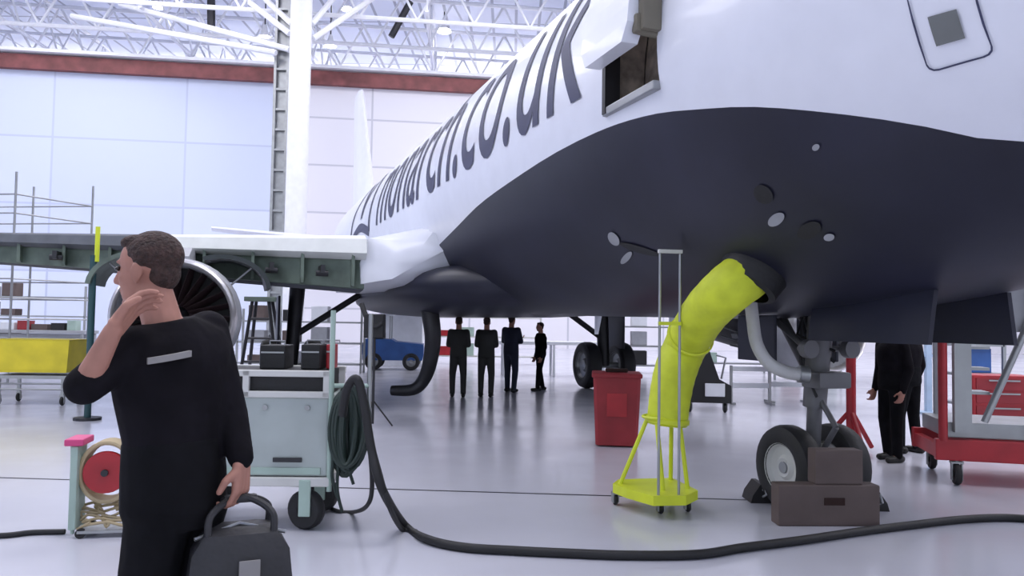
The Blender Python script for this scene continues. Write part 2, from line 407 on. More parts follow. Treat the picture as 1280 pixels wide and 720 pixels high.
# patches that lie on the skin
def patch(s0, s1, t0, t1, off=.006, n=8):
    mb = MB(); return mb.rings([[surf(lerp(s0, s1, i / n), lerp(t0, t1, j / n), off) for j in range(n + 1)] for i in range(n + 1)], caps=False, closed=False)
def oval(sc_, tc_, rs, rt, off=.008, n=20, rot=0.0):
    mb = MB(); vs = [surf(sc_, tc_, off)]
    for rr in (.5, 1):
        for k in range(n):
            a = 2 * pi * k / n; x = rs * rr * cos(a); y = rt * rr * sin(a)
            vs.append(surf(sc_ + x * cos(rot) - y * sin(rot), tc_ + (x * sin(rot) + y * cos(rot)) / 2.0, off))
    fs = [(0, 1 + k, 1 + (k + 1) % n) for k in range(n)] + [(1 + k, 1 + n + k, 1 + n + (k + 1) % n, 1 + (k + 1) % n) for k in range(n)]
    return mb.add(vs, fs)
def outline(pts, wd, off=.006, per=6):
    """thin band along a closed loop of (s, th) points"""
    mb = MB(); n = len(pts); rings = []
    loop = []
    for i in range(n):
        for j in range(per): loop.append((lerp(pts[i][0], pts[(i + 1) % n][0], j / per), lerp(pts[i][1], pts[(i + 1) % n][1], j / per)))
    cs = sum(p[0] for p in loop) / len(loop); ct = sum(p[1] for p in loop) / len(loop)
    for (s_, t_) in loop + [loop[0]]:
        d = V((s_ - cs, (t_ - ct) * 2)); d.normalize()
        rings.append([surf(s_, t_, off), surf(s_ - d.x * wd, t_ - d.y * wd / 2, off)])
    return mb.rings(rings, caps=False, closed=False)
D = pi / 180
def rrect(s0, s1, t0, t1, r):
    o = []
    for cx, cy, a0 in ((s1 - r, t1 - r / 2, 0), (s0 + r, t1 - r / 2, 90), (s0 + r, t0 + r / 2, 180), (s1 - r, t0 + r / 2, 270)):
        for k in range(4):
            a = (a0 + 30 * k) * D; o.append((cx + r * cos(a), cy + r / 2 * sin(a)))
    return o
mb = outline(rrect(2.14, 2.46, -28.3 * D, -13 * D, .05), .012, .007, 3); mb.build('hatch_outline', 'slate', air)
patch(2.24, 2.38, -24.1 * D, -18.8 * D, .008, 4).build('hatch_window', 'panelgrey', air)
# lettering
tcu = bpy.data.curves.new('t', 'FONT'); tcu.body = 'monarch.co.uk'; tcu.size = 1; tcu.resolution_u = 6; tcu.space_character = 1.0
to = bpy.data.objects.new('t', tcu); COL.objects.link(to); bpy.context.view_layer.update()
me = bpy.data.meshes.new_from_object(to.evaluated_get(bpy.context.evaluated_depsgraph_get())); bpy.data.objects.remove(to)
xs = [v.co.x for v in me.vertices]; x0, x1 = min(xs), max(xs)
S_M, S_K = 17.3, 5.80            # aft end of the m, forward end of the k
sx = (S_M - S_K) / (x1 - x0); sy = 2.85
for v in me.vertices: v.co = V(((v.co.x - x0) * sx, v.co.y * sy, 0))
bm = bmesh.new(); bm.from_mesh(me)
hi = max(v.co.y for v in bm.verts)
yy = .06
while yy < hi:
    bmesh.ops.bisect_plane(bm, geom=bm.verts[:] + bm.edges[:] + bm.faces[:], plane_co=(0, yy, 0), plane_no=(0, 1, 0)); yy += .08
for v in bm.verts:
    s = S_M - v.co.x; w, c, a = sec(s); zt = 3.66 + .01 * (s - 6); th = math.asin((zt - c) / a) + v.co.y / 2.04
    v.co = surf(s, th, .009)
bm.to_mesh(me); bm.free()
me.materials.clear(); me.materials.append(M['slate'])
lt = bpy.data.objects.new('lettering', me); COL.objects.link(lt); lt.parent = air
# crown-like mark aft of the lettering
mb = MB()
for pts_ in ([(21.6, .0), (21.6, .9), (21.0, 1.7), (20.2, 1.2), (19.9, .5)], [(19.9, .5), (19.6, 1.3), (19.0, 1.7), (18.5, .9), (18.4, .0)], [(21.6, .0), (20.0, .25), (18.4, .0)]):
    sp_ = smoothpath([V((p[0], p[1], 0)) for p in pts_], 6); rg_ = []
    for i_, p_ in enumerate(sp_):
        d_ = (sp_[min(i_ + 1, len(sp_) - 1)] - sp_[max(i_ - 1, 0)]).normalized(); o_ = V((-d_.y, d_.x, 0)) * .11; r_ = []
        for q_ in (p_ + o_, p_, p_ - o_):
            w, c, a = sec(q_.x); r_.append(surf(q_.x, math.asin((3.75 - c) / a) + q_.y / 2.04, .009))
        rg_.append(r_)
    mb.rings(rg_, caps=False, closed=False)
mb.build('tail_mark', 'slate', air)
# cockpit windows
for sgn in (1, -1):
    for (s0_, s1_, t0_, t1_) in ((1.75, 2.35, 24, 40), (1.5, 2.0, 42, 60), (1.3, 1.75, 63, 84)):
        t0_, t1_ = t0_ * D, t1_ * D
        if sgn < 0: t0_, t1_ = pi - t0_, pi - t1_
        patch(s0_, s1_, t0_, t1_, .006, 5).build('cockpit_window', 'black', air)
# belly details
def thz(s, z):
    w, c, a = sec(s); return math.asin(max(-.99, min(.99, (z - c) / a)))
for (s_, z_, rs, rt, m_, nm) in ((3.86, 2.52, .085, .075, 'black', 'vent_opening'), (3.72, 2.27, .13, .06, 'black', 'vent_opening'), (3.27, 2.72, .03, .02, 'greypaint', 'drain_plug'),
                                 (3.9, 2.36, .10, .04, 'greypaint', 'access_flap'), (3.62, 2.22, .05, .03, 'greypaint', 'access_flap'),
                                 (6.06, 2.42, .11, .07, 'greypaint', 'belly_light'), (5.75, 2.30, .28, .05, 'black', 'access_opening'), (6.1, 2.25, .2, .03, 'greypaint', 'access_flap')):
    oval(s_, thz(s_, z_), rs, rt, .010, rot=.35 if nm in ('access_opening',) else -.3).build(nm, m_, air)
for (s_, z_) in ((8.2, 2.2), (7.0, 1.95)):
    pass
# antenna blades under the belly
for s_ in (7.4, 9.5):
    w, c, a = sec(s_); zb = c - a
    mb = MB(); mb.rings([[V((s_ + x0_, y_, zb + .02 - h_)) for x0_, y_ in ((o, 0), (o + .08, .012), (o + .25 - o, 0), (o + .08, -.012))] for h_, o in ((0, 0), (.28, .12))]); mb.build('blade_antenna', 'white', air)
# belly fairing (navy) and wing root fillet (white)
mb = MB(); rg = []
for s_, hw, zt_, zb_ in ((10.4, 1.0, 2.2, 1.95), (10.9, 1.5, 2.3, 1.84), (11.5, 1.85, 2.4, 1.76), (12.2, 2.15, 2.4, 1.72), (13.5, 2.35, 2.4, 1.70), (18, 2.35, 2.4, 1.70), (20.5, 2.0, 2.3, 1.75), (22.5, 1.3, 2.2, 1.85)):
    zc_, hh = (zt_ + zb_) / 2 + .12, (zt_ - zb_) / 2 + .12
    rg.append([V((s_, hw * (abs(cos(a)) ** .7) * (1 if cos(a) > 0 else -1), zc_ + hh * (abs(sin(a)) ** .8) * (1 if sin(a) > 0 else -1))) for a in [2 * pi * k / 28 for k in range(28)]])
mb.rings(rg).build('belly_fairing', 'navy', air, True)
def wing(sgn):
    st = [(2.9, 12.75, 6.0, 2.56, .44), (6.4, 14.6, 3.9, 2.71, .33), (10, 16.45, 3.0, 2.86, .24), (17, 20.1, 1.6, 3.45, .11)]
    prof = [(0, -1), (0, 1), (.08, 1.12), (.25, 1.15), (.5, .95), (.75, .55), (1, .06), (1, -.06), (.75, -.35), (.5, -.7), (.25, -1.0), (.08, -1.08)]
    mb = MB().rings([[V((le + .12 + x * ch, sgn * y, z + t * h)) for x, t in prof] for y, le, ch, z, h in st])
    w = mb.build('wing', 'winggrey', air, True)
    # primer-green spar face with ribs
    mb = MB()
    for (a, b) in zip(st[1:-1], st[2:]):
        pass
    mb.rings([[V((le + .13, sgn * y, z - h * .98)), V((le + .02, sgn * y, z - h * .95)), V((le + .02, sgn * y, z + h * .5)), V((le + .13, sgn * y, z + h * .5))] for y, le, ch, z, h in st])
    for k in range(16):
        y = 3.1 + k * .8; le = interp(y, [q[0] for q in st], [q[1] for q in st]); z = interp(y, [q[0] for q in st], [q[3] for q in st]); h = interp(y, [q[0] for q in st], [q[4] for q in st])
        mb.box((le - .06, sgn * y, z - h * .25), (.22, .05, h * 1.3))
    mb.build('wing_spar', 'primer', w)
    mb = MB(); rr = []
    for y, le, ch, z, h in st:
        zt = z + h * 1.13
        rr.append([V((le + .75 * min(1, ch / 4), sgn * y, zt + .02)), V((le + .1, sgn * y, zt)), V((le - .14, sgn * y, zt - h * .18)), V((le - .22, sgn * y, zt - h * .75)), V((le - .1, sgn * y, zt - h * .98)), V((le + .2, sgn * y, zt - h * .98))])
    MB().rings(rr[:2]).build('leading_edge_panel', 'ledge', w, True)
    MB().rings(rr[1:]).build('leading_edge_panel', 'winggrey', w, True)
    for k, y in enumerate((3.6, 4.4, 8.0, 9.4, 11.2, 12.8)):
        le = interp(y, [q[0] for q in st], [q[1] for q in st]); z = interp(y, [q[0] for q in st], [q[3] for q in st]); h = interp(y, [q[0] for q in st], [q[4] for q in st])
        MB().box((le - .2, sgn * y, z - h * .35), (.5, .07, .14)).cyl((le - .3, sgn * y - .1, z - h * .5), (le - .3, sgn * y + .1, z - h * .5), .05).build('slat_track', 'darkmetal', w)
    # root fillet
    mb = MB(); rg = []
    for s_, ext, zt_, zb_ in ((11.95, 1.65, 2.95, 2.85), (12.15, 2.15, 3.0, 2.52), (12.35, 2.5, 3.06, 2.30), (12.75, 2.96, 3.12, 2.22), (14, 3.0, 3.15, 2.15), (17, 2.9, 3.0, 2.2), (19.5, 2.2, 2.7, 2.3)):
        rg.append([V((s_, sgn * y_, z_)) for y_, z_ in ((1.1, zb_ - .02), (1.5, zb_ - .02), (ext, zb_), (ext + .02, (zb_ + zt_) / 2 - .1), (ext - .12, zt_ - .12), (1.85, zt_ + .12), (1.4, zt_ + .15))])
    mb.rings(rg).build('wing_root_fairing', 'white', air, True)
    # pylon + engine
    ey, ez, es = sgn * 5.78, 1.60, 11.5; EK = .88; m0 = len(air.children); E0 = set(COL.objects)
    mb = MB().rings([[V((s_, ey + o_, z_)) for o_, z_ in ((-.16, za), (.16, za), (.13, zb), (-.13, zb))] for s_, za, zb in ((12.4, ez + .6, ez + .95), (13.2, ez + .55, ez + 1.15), (14.4, ez + .5, ez + 1.15), (16.5, ez + .6, ez + .9))])
    mb.build('pylon', 'greypaint', air, True)
    nac = MB().lathe([(.875, .1), (.98, .25), (1.03, .7), (1.06, 1.3), (1.02, 1.35), (.84, 1.3), (.875, .5), (.875, .1)], (es, ey, ez), (1, 0, 0), 40).build('nacelle', 'greypaint', air, True)
    MB().lathe([(.875, .14), (.87, .02), (.885, -.05), (.91, -.08), (.945, -.05), (.965, .05), (.985, .20)], (es, ey, ez), (1, 0, 0), 48).build('intake_lip', 'chrome', nac, True)
    mb = MB()
    for k in range(24):
        a = 2 * pi * k / 24
        rr = []
        for r_, tw in ((.2, .9), (.5, .6), (.86, .35)):
            dv = V((0, cos(a), sin(a))); tv = V((0, -sin(a), cos(a))); cw = .085 * (1 + r_ * .3)
            c0 = V((es + .62, ey, ez)) + dv * r_
            dx = V((cos(tw), 0, 0)) * 0 + V((1, 0, 0)) * cos(tw) * cw + tv * sin(tw) * cw
            nn = dx.cross(dv).normalized() * .008
            rr.append([c0 - dx - nn, c0 + dx - nn, c0 + dx + nn, c0 - dx + nn])
        mb.rings(rr)
    mb.build('fan_blades', 'fan', nac, True)
    MB().lathe([(.001, .28), (.06, .32), (.14, .45), (.2, .62), (.2, .8)], (es, ey, ez), (1, 0, 0), 24).build('spinner', 'darkmetal', nac, True)
    MB().lathe([(.875, .85), (.001, .86)], (es, ey, ez), (1, 0, 0), 30).build('fan_duct', 'black', nac)
    MB().lathe([(.5, 1.0), (.62, 1.4), (.6, 2.3), (.5, 3.2), (.34, 4.2), (.3, 4.2), (.001, 4.0)], (es, ey, ez), (1, 0, 0), 28).build('engine_core', 'darkmetal', nac, True)
    mb = MB()
    for k in range(14):
        a = 2 * pi * k / 14 + .1; s_ = es + 1.5 + .12 * (k % 5); r_ = .64
        mb.tube([(s_ + j * .28, ey + r_ * cos(a + .1 * j), ez + r_ * sin(a + .1 * j)) for j in range(5)], .022, 6)
        mb.box((s_ + .4, ey + .66 * cos(a), ez + .66 * sin(a)), (.22, .12, .12), rot=Matrix.Rotation(a, 3, 'X'))
    mb.build('engine_pipework', 'steel', nac, True)
    # fan cowl door propped open on the inboard side (hinged at the pylon)
    for inb in (1, -1):
        rg = []
        for s_ in (12.85, 14.3):
            o_, i_ = [], []
            for k in range(13):
                a = RAD(lerp(115, 5, k / 12))
                cy = ey - sgn * inb * .70; cz = ez + .52
                yv = -sgn * inb * cos(a); o_.append(V((s_, cy + yv * .86, cz + .66 * sin(a)))); i_.append(V((s_, cy + yv * .78, cz + .58 * sin(a))))
            rg.append(o_ + i_[::-1])
        MB().rings(rg).build('fan_cowl_door', 'darkprimer' if inb > 0 else 'primer', nac, True)
        MB().cyl((13.0, ey - sgn * inb * .5, ez + .3), (13.0, ey - sgn * inb * 1.2, ez + .95), .02).build('cowl_strut', 'steel', nac)
    for o_ in set(COL.objects) - E0:
        if o_.name.startswith('pylon'): continue
        for v_ in o_.data.vertices: v_.co = V((v_.co.x, ey + (v_.co.y - ey) * EK, ez + (v_.co.z - ez) * EK))
    # main gear
    gy = sgn * 3.8; gs = 17.7 - .4
    leg = MB().cyl((gs, gy, .56), (gs, gy - sgn * .1, 2.35), .14, .17).cyl((gs, gy, .55), (gs, gy, 1.0), .10).build('main_gear_leg', 'darkmetal', air, True)
    MB().cyl((gs, gy - .55, .57), (gs, gy + .55, .57), .07).build('axle', 'steel', leg, True)
    for q in (-.46, .46): wheel_mb((gs, gy + q, .575), .575, .38, 'tyre', 'wheel_hub', leg)
    MB().cyl((gs, gy, 1.2), (gs, gy - sgn * 1.5, 2.2), .07).build('side_strut', 'darkmetal', leg, True)
    MB().box((gs, gy + sgn * .30, 1.55), (1.0, .05, 1.1), bev=.02).build('gear_door', 'navy', leg)
def wheel_mb(c, r, w, n1, n2, parent, ax=(0, 1, 0), hub='steel'):
    c = V(c); h = w / 2
    t = MB().lathe([(r * .55, -h * .8), (r * .62, -h * .95), (r * .82, -h), (r * .95, -h * .8), (r, -h * .4), (r, h * .4), (r * .95, h * .8), (r * .82, h), (r * .62, h * .95), (r * .55, h * .8)], c, ax, 32)
    t = t.build(n1, 'black', parent, True)
    MB().lathe([(.001, -h * .35), (r * .22, -h * .6), (r * .3, -h * .35), (r * .5, -h * .45), (r * .58, -h * .9), (r * .58, h * .9), (r * .5, h * .45), (r * .3, h * .35), (r * .22, h * .6), (.001, h * .35)], c, ax, 28).build(n2, hub, parent, True)
wing(1); wing(-1)
# fin, tailplane
mb = MB().rings([[V((le + x * ch, t * th_, z)) for x, t in ((0, 0), (.15, 1), (.5, .9), (1, .1), (1, -.1), (.5, -.9), (.15, -1))] for z, le, ch, th_ in ((5.6, 29.5, 7.0, .35), (6.4, 30.8, 5.8, .28), (12.0, 34.6, 2.6, .13))])
mb.build('tail_fin', 'white', air, True)
for sg_ in (1, -1):
    MB().rings([[V((le + x * ch, sg_ * y, z + t * th_)) for x, t in ((0, 0), (.15, 1), (.5, .9), (1, .1), (1, -.1), (.5, -.9), (.15, -1))] for y, le, ch, th_, z in ((.8, 32.6, 3.4, .2, 4.9), (6.2, 35.6, 1.4, .08, 5.5))]).build('tailplane', 'white', air, True)
# nose gear
ns = 5.07
ng = MB().cyl((ns + .05, 0, .9), (ns - .1, 0, 2.3), .10, .12).cyl((ns + .08, 0, .37), (ns + .04, 0, 1.0), .065).build('nose_gear_leg', 'geargrey', air, True)
MB().cyl((ns + .08, -.32, .37), (ns + .08, .32, .37), .05).build('axle', 'steel', ng, True)
for q in (-.25, .25): wheel_mb((ns + .08, q, .37), .37, .22, 'tyre', 'wheel_hub', ng, hub='cartw')
mb = MB().cyl((ns, 0, 1.05), (ns + .75, .0, 2.0), .05).cyl((ns + .0, .1, 1.4), (ns + .8, .22, 1.95), .028).cyl((ns, -.1, 1.4), (ns + .8, -.22, 1.95), .028); mb.build('drag_strut', 'geargrey', ng, True)
mb = MB().cyl((ns - .05, .0, .52), (ns - .22, 0, .75), .025).cyl((ns - .22, 0, .75), (ns - .0, 0, 1.0), .025); mb.box((ns - .1, 0, 1.15), (.24, .34, .14), bev=.02); mb.build('steering_links', 'geargrey', ng, True)
mb = MB().cyl((ns - .1, -.22, 1.42), (ns - .18, -.22, 1.42), .08).cyl((ns - .1, .22, 1.42), (ns - .18, .22, 1.42), .08).cyl((ns - .05, -.25, 1.42), (ns - .05, .25, 1.42), .025); mb.build('taxi_lights', 'geargrey', ng, True)
for sg_ in (1, -1):
    w, c, a = sec(4.4); zb = c - a
    MB().rings([[V((s_, sg_ * (.36 + .06 * t_), lerp(zb + .14, 1.50, t_))) for t_ in (0, .5, 1)] + [V((s_, sg_ * (.32 + .06 * t_), lerp(zb + .14, 1.50, t_))) for t_ in (1, .5, 0)] for s_ in (3.5, 4.0, 4.7)]).build('nose_gear_door', 'navy', air)
    MB().box((ns + .42, sg_ * .34, 1.50), (.55, .03, .42), bev=.01).build('rear_gear_door', 'navy', air)
mb = MB()
for k in range(10): mb.tube([(ns - .1 + .05 * sin(k), .10 * cos(k), 1.0 + .1 * k), (ns + .05 + .07 * sin(k * 2), .15 * cos(k * 1.7), 1.3 + .06 * k), (ns + .2, .12 * sin(k), 1.95)], .014, 5)
mb.build('gear_hoses', 'black', ng, True)

# ================================================================== GROUND EQUIPMENT
def castor(parent, x, y, r=.09, w=.045, top=.2, m='black', name='castor'):
    mb = MB().lathe([(.3 * r, -w / 2), (r * .9, -w / 2), (r, -w / 4), (r, w / 4), (r * .9, w / 2), (.3 * r, w / 2)], (x, y, r), (1, 0, 0), 18)
    o = mb.build(name, m, parent, True)
    mb = MB().box((x - w * .8, y, r * 1.25), (.012, .05, r * 1.6)).box((x + w * .8, y, r * 1.25), (.012, .05, r * 1.6)).box((x, y, r * 2.1), (w * 2, .07, .02)).cyl((x, y, r * 2.1), (x, y, top), .02)
    mb.build('fork', 'steel', o, True)

# --- yellow duct + stand
g = ground(826, 636); Yd = g.y
st = empty('duct_stand', (g.x, g.y, 0), RAD(8), 'lime yellow wheeled stand with slanted legs holding up the yellow duct', 'stand')
mb = MB().rings([[V((x, y, z)) for x, y in ((-.40, .12), (-.30, .30), (.22, .34), (.26, -.20), (.08, -.40), (-.20, -.40), (-.34, -.1))] for z in (.12, .20)])
mb.build('base_plate', 'limep', st)
for x, y in ((-.36, .18), (.2, .3), (.2, -.12), (-.06, -.17)): castor(st, x, y, .05, .03, .13)
for a, b in (((-.34, .12, .18), (-.10, .06, .80)), ((.18, .26, .18), (.12, .08, .80)), ((-.04, -.18, .18), (-.08, -.10, .80)), ((.2, -.12, .18), (.14, -.06, .80))):
    MB().cyl(a, b, .02, n=8).build('leg', 'limep', st, True)
MB().tube([(.16 * cos(a), .16 * sin(a), .80) for a in [2 * pi * k / 20 for k in range(21)]], .015, 6, False).build('support_ring', 'limep', st, True)
mb = MB()
ml, mr = at(811, 307, Yd - .2), at(838, 307, Yd - .2)
xl = -.145; xr = .03; yq = -.36
mb.tube([(xl, yq, .2), (xl, yq, 2.22)], .012, 8); mb.tube([(xr, yq, .2), (xr, yq, 2.22)], .012, 8)
mb.build('mast', 'steel', st, True)
MB().box(((xl + xr) / 2, yq, 2.225), (xr - xl + .03, .04, .03)).build('mast_crossbar', 'cartw', st)
MB().box(((xl + xr) / 2, yq, 1.62), (xr - xl + .02, .03, .03)).build('mast_clamp', 'limep', st)
# duct centreline: stand ring -> belly connector
bp = toworld(*surf(4.62, thz(4.62, 2.02), 0)); bn = (toworld(*surf(4.62, thz(4.62, 2.02), .3)) - bp).normalized()
pe = bp - bn * .25
pts = [at(834, 531, Yd), at(837, 500, Yd), at(844, 465, Yd), at(858, 430, Yd + .02), at(882, 390, lerp(Yd, bp.y, .55)), at(911, 361, bp.y - .03), bp.lerp(pe, .3), pe]
sp = smoothpath(pts, 8)
rr = []
for i in range(len(sp)):
    t = i / (len(sp) - 1); rr.append(lerp(.175, .208, t) * (1 + .008 * sin(i * 1.9)) * (1.0 if t > .05 else .97))
dl = MB().tube(sp, rr, 24, False).build('air_duct', 'lime', None, True)
tag(dl, 'fat lime yellow fabric air duct rising from its stand to the navy belly', 'air duct')
def ringband(p, d, r, h, name, m, par):
    return MB().lathe([(r, -h), (r + .015, -h * .6), (r + .015, h * .6), (r, h)], p, d, 28).build(name, m, par, True)
ringband(sp[26], sp[28] - sp[26], rr[26] + .004, .02, 'seam_band', 'limep', dl)
ringband(sp[2], sp[4] - sp[2], rr[2] + .004, .03, 'seam_band', 'limep', dl)
MB().lathe([(.2, -.12), (.245, -.1), (.26, 0), (.27, .04), (.27, .25)], bp + bn * .02, -bn, 28).build('collar', 'black', dl, True)

# --- chock box and chocks in front of the nose wheels
g = ground(1025, 648)
bx = empty('cardboard_box', (g.x - .03, g.y - .18, 0), RAD(3), 'brown stepped box with a hand slot standing against the nose wheels', 'box')
MB().box((0, 0, .165), (.84, .17, .33), bev=.012).build('carton', 'box', bx)
MB().box((.09, .01, .47), (.40, .15, .28), bev=.012).build('upper_carton', 'box', bx)
MB().box((.04, -.088, .20), (.17, .012, .06), bev=.004).build('hand_slot', 'boxdark', bx)
def chock(px, py, lab, rz=0):
    g = ground(px, py); t = empty('wheel_chock', (g.x, g.y + .1, 0), rz, lab, 'wheel chock', 'chocks by the nose wheels')
    MB().rings([[V((x, y, z)) for x, z in ((-.11, 0), (.11, 0), (.09, .07), (.02, .17), (-.02, .17), (-.09, .07))] for y in (-.14, .14)]).build('wedge', 'black', t)
    MB().tube([(0, -.14, .12), (0, -.2, .16), (0, -.24, .1), (0, -.14, .06)], .01, 6).build('rope_handle', 'greypaint', t, True)
chock(952, 628, 'black wheel chock on the floor left of the brown box')
chock(1094, 638, 'black wheel chock on the floor right of the brown box')

# --- pale hose beside nose gear
pts = [at(938, 372, 6.75), at(941, 400, 6.72), at(946, 430, 6.7), at(960, 453, 6.7), at(982, 465, 6.72), at(1004, 468, 6.75)]
h = MB().tube(smoothpath(pts), .055, 12).build('air_hose', 'hose', None, True)
tag(h, 'pale grey curved hose hanging from the belly beside the nose gear', 'hose')
MB().lathe([(.056, -.04), (.075, -.04), (.075, .04), (.056, .04)], pts[-1], (1, 0, -.1), 16).build('coupling', 'steel', h, True)

# --- red bin
g = ground(774, 560); t = empty('waste_bin', (g.x, g.y + .33, 0), RAD(-6), 'tall dark red plastic bin standing alone on the floor', 'bin')
mb = MB().rings([[V((x * sc_, y * sc_, z)) for x, y in ((-.27, -.31), (.27, -.31), (.31, -.27), (.31, .27), (.27, .31), (-.27, .31), (-.31, .27), (-.31, -.27))] for z, sc_ in ((.02, .88), (.5, .95), (.9, 1.0))]); mb.build('body', 'redbin', t)
MB().box((0, 0, .93), (.66, .66, .06), bev=.02).build('lid', 'redbin', t)
MB().box((0, 0, .985), (.3, .10, .05), bev=.015).build('lid_handle', 'boxdark', t)
MB().box((0, -.302, .55), (.26, .012, .3)).build('front_panel', 'red', t)

# --- GPU / service cart at left
g = ground(380, 665)
t = empty('service_cart', (g.x - .52, g.y + .35, 0), RAD(2), 'pale grey panelled service cart with cream rails and black castors', 'cart')
gx = at(403, 560, 5.93).x - (g.x - .52)
W_ = 1.16; cxm = gx - W_ / 2
MB().box((cxm, 0, .71), (W_, .66, .60), bev=.015).build('body', 'cart', t)
mb = MB()
for z in (.37, .405 + 0): pass
MB().box((cxm, 0, .37), (W_ + .06, .72, .07), bev=.01).build('chassis', 'cartw', t)
MB().box((cxm, -.338, .45), (W_ - .1, .012, .05)).build('lower_strip', 'mint', t)
for z in (1.03, 1.19): MB().box((cxm, -.33, z), (W_ + .02, .04, .05), bev=.008).build('front_rail', 'cartw', t)
for z in (1.03, 1.19): MB().box((cxm, .33, z), (W_ + .02, .04, .05), bev=.008).build('rear_rail', 'cartw', t)
for x in (cxm - W_ / 2, cxm - .05, gx - .02):
    for y in (-.33, .33): MB().box((x, y, 1.11), (.045, .04, .2)).build('rail_post', 'cartw', t)
MB().box((cxm, 0, 1.11), (W_ - .08, .6, .19), bev=.01).build('dark_infill', 'black', t)  # black block stands in for the shade inside the open rails
for x, z in ((cxm + .1, .93), (cxm + .42, .93)): MB().cyl((x, -.335, z), (x, -.345, z), .02).build('bolt', 'steel', t, True)
MB().box((cxm + .28, -.342, .535), (.22, .014, .035), bev=.005).build('handle', 'darkmetal', t)
for x in (cxm - .45, gx - .16):
    for y in (-.28, .28):
        o = MB().lathe([(.05, -.05), (.13, -.05), (.15, -.025), (.15, .025), (.13, .05), (.05, .05)], (x, y, .15), (.35, 1, 0), 24).build('castor', 'black', t, True)
        MB().box((x, y - .07, .25), (.09, .03, .28), bev=.01).build('fork', 'mint', o)
MB().cyl((gx + .02, -.34, .3), (gx + .02, -.34, 1.68), .02).build('pole', 'mint', t, True)
MB().cyl((gx + .30, -.28, .62), (gx + .30, -.28, 1.66), .018).build('pole', 'steel', t, True)
MB().tube([(gx + .02, -.33, 1.1), (gx + .30, -.28, 1.1)], .018, 8).build('hose_hook', 'mint', t, True)
CART = t
def cratebox(x, y, w, dd, h_, m_, lab, z0=1.20, par=None):
    p = CART.matrix_basis @ V((x, y, 0)); e = empty('equipment_case', (p.x, p.y, z0), RAD(2), lab, 'case', 'cases on the service cart')
    MB().box((0, 0, h_ / 2), (w, dd, h_), bev=.012).build('shell', m_, e)
    MB().tube([(-.06, 0, h_), (-.06, 0, h_ + .03), (.06, 0, h_ + .03), (.06, 0, h_)], .008, 6).build('handle', 'steel', e, True)
    MB().box((0, -dd / 2, h_ * .7), (w * .9, .006, .012)).build('latch_strip', 'steel', e)
CART_Z = 1.207
bpy.context.view_layer.update()
cratebox(gx - .50, .05, .20, .3, .19, 'black', 'black equipment case standing in the cart top, leftmost', CART_Z)
cratebox(gx - .20, .05, .15, .3, .20, 'black', 'black equipment case beside the red one on the cart', CART_Z)
cratebox(gx - .07, .12, .06, .2, .20, 'red', 'narrow red case at the right end of the cart top', CART_Z)
# coiled hose bundle hanging at the cart end
hp = CART.matrix_world @ V((gx + .16, -.31, 1.08))
mb = MB()
for k in range(22):
    ph = k * .7; wx = .13 - .012 * (k % 6); dx = (k - 11) * .009; z0 = random.uniform(-.02, .03); zl = random.uniform(.56, .66)
    mb.tube([hp + V((wx * cos(a) + .02 * sin(ph), dx + .03 * sin(a + ph), -zl / 2 + z0 + (zl / 2) * sin(a))) for a in [2 * pi * j / 22 for j in range(23)]], .017, 6, False)
    mb.tube([hp + V((wx * .5 * cos(a) + .02 * sin(ph), dx + .03 * sin(a + ph), -zl / 2 + z0 + (zl / 2.1) * sin(a))) for a in [2 * pi * j / 22 for j in range(23)]], .017, 6, False)
hb = mb.build('hose_coil', 'coil', None, True); tag(hb, 'dark green hose bundle coiled on the hook at the cart end', 'hose')
for k, (x, zl) in enumerate(((-.10, .82), (-.06, .93), (.02, .72))):
    MB().tube(smoothpath([hp + V((x, -.05, -.45)), hp + V((x - .01, -.06, -zl * .8)), hp + V((x + .03, -.05, -zl))]), .013, 6).build('hose_end', 'coil', hb, True)

# --- floor cables
def onfloor(px, py, r): g = ground(px, py); return V((g.x, g.y, r))
Yc = 5.7
pts = [at(428, 520, Yc + .08), at(434, 486, Yc + .04), at(446, 474, Yc), at(455, 505, Yc), at(464, 560, Yc - .02), at(478, 612, Yc - .06)]
pts += [onfloor(x, y, .032) for x, y in ((506, 662), (535, 680), (580, 690), (640, 694), (700, 697), (780, 700), (870, 699), (930, 690), (1000, 681), (1080, 669), (1150, 660), (1205, 654), (1260, 652), (1340, 656), (1500, 650))]
tag(MB().tube(smoothpath(pts), .032, 10).build('power_cable', 'black', None, True), 'thick black cable curving from the cart across the whole foreground floor', 'cable')
pts = [at(452, 480, Yc + .05), at(459, 530, Yc + .05), at(474, 590, Yc), at(488, 636, Yc - .05), onfloor(503, 665, .02), onfloor(520, 668, .02)]
tag(MB().tube(smoothpath(pts), .02, 8).build('power_cable', 'black', None, True), 'thinner black cable hanging just behind the thick one at the cart', 'cable')
pts = [onfloor(404, 632, .018), onfloor(420, 641, .018), onfloor(440, 643, .018), at(458, 633, 5.9), at(465, 610, 5.85), at(462, 560, 5.8), at(452, 500, 5.75)]
tag(MB().tube(smoothpath(pts), .017, 8).build('power_cable', 'black', None, True), 'thin black cable looping low beside the cart castor', 'cable')
pts = [onfloor(-80, 673, .02), onfloor(0, 673, .02), onfloor(40, 669, .02), onfloor(81, 668, .02)]
tag(MB().tube(smoothpath(pts), .02, 8).build('power_cable', 'black', None, True), 'black cable on the floor running left from the hose reel', 'cable')

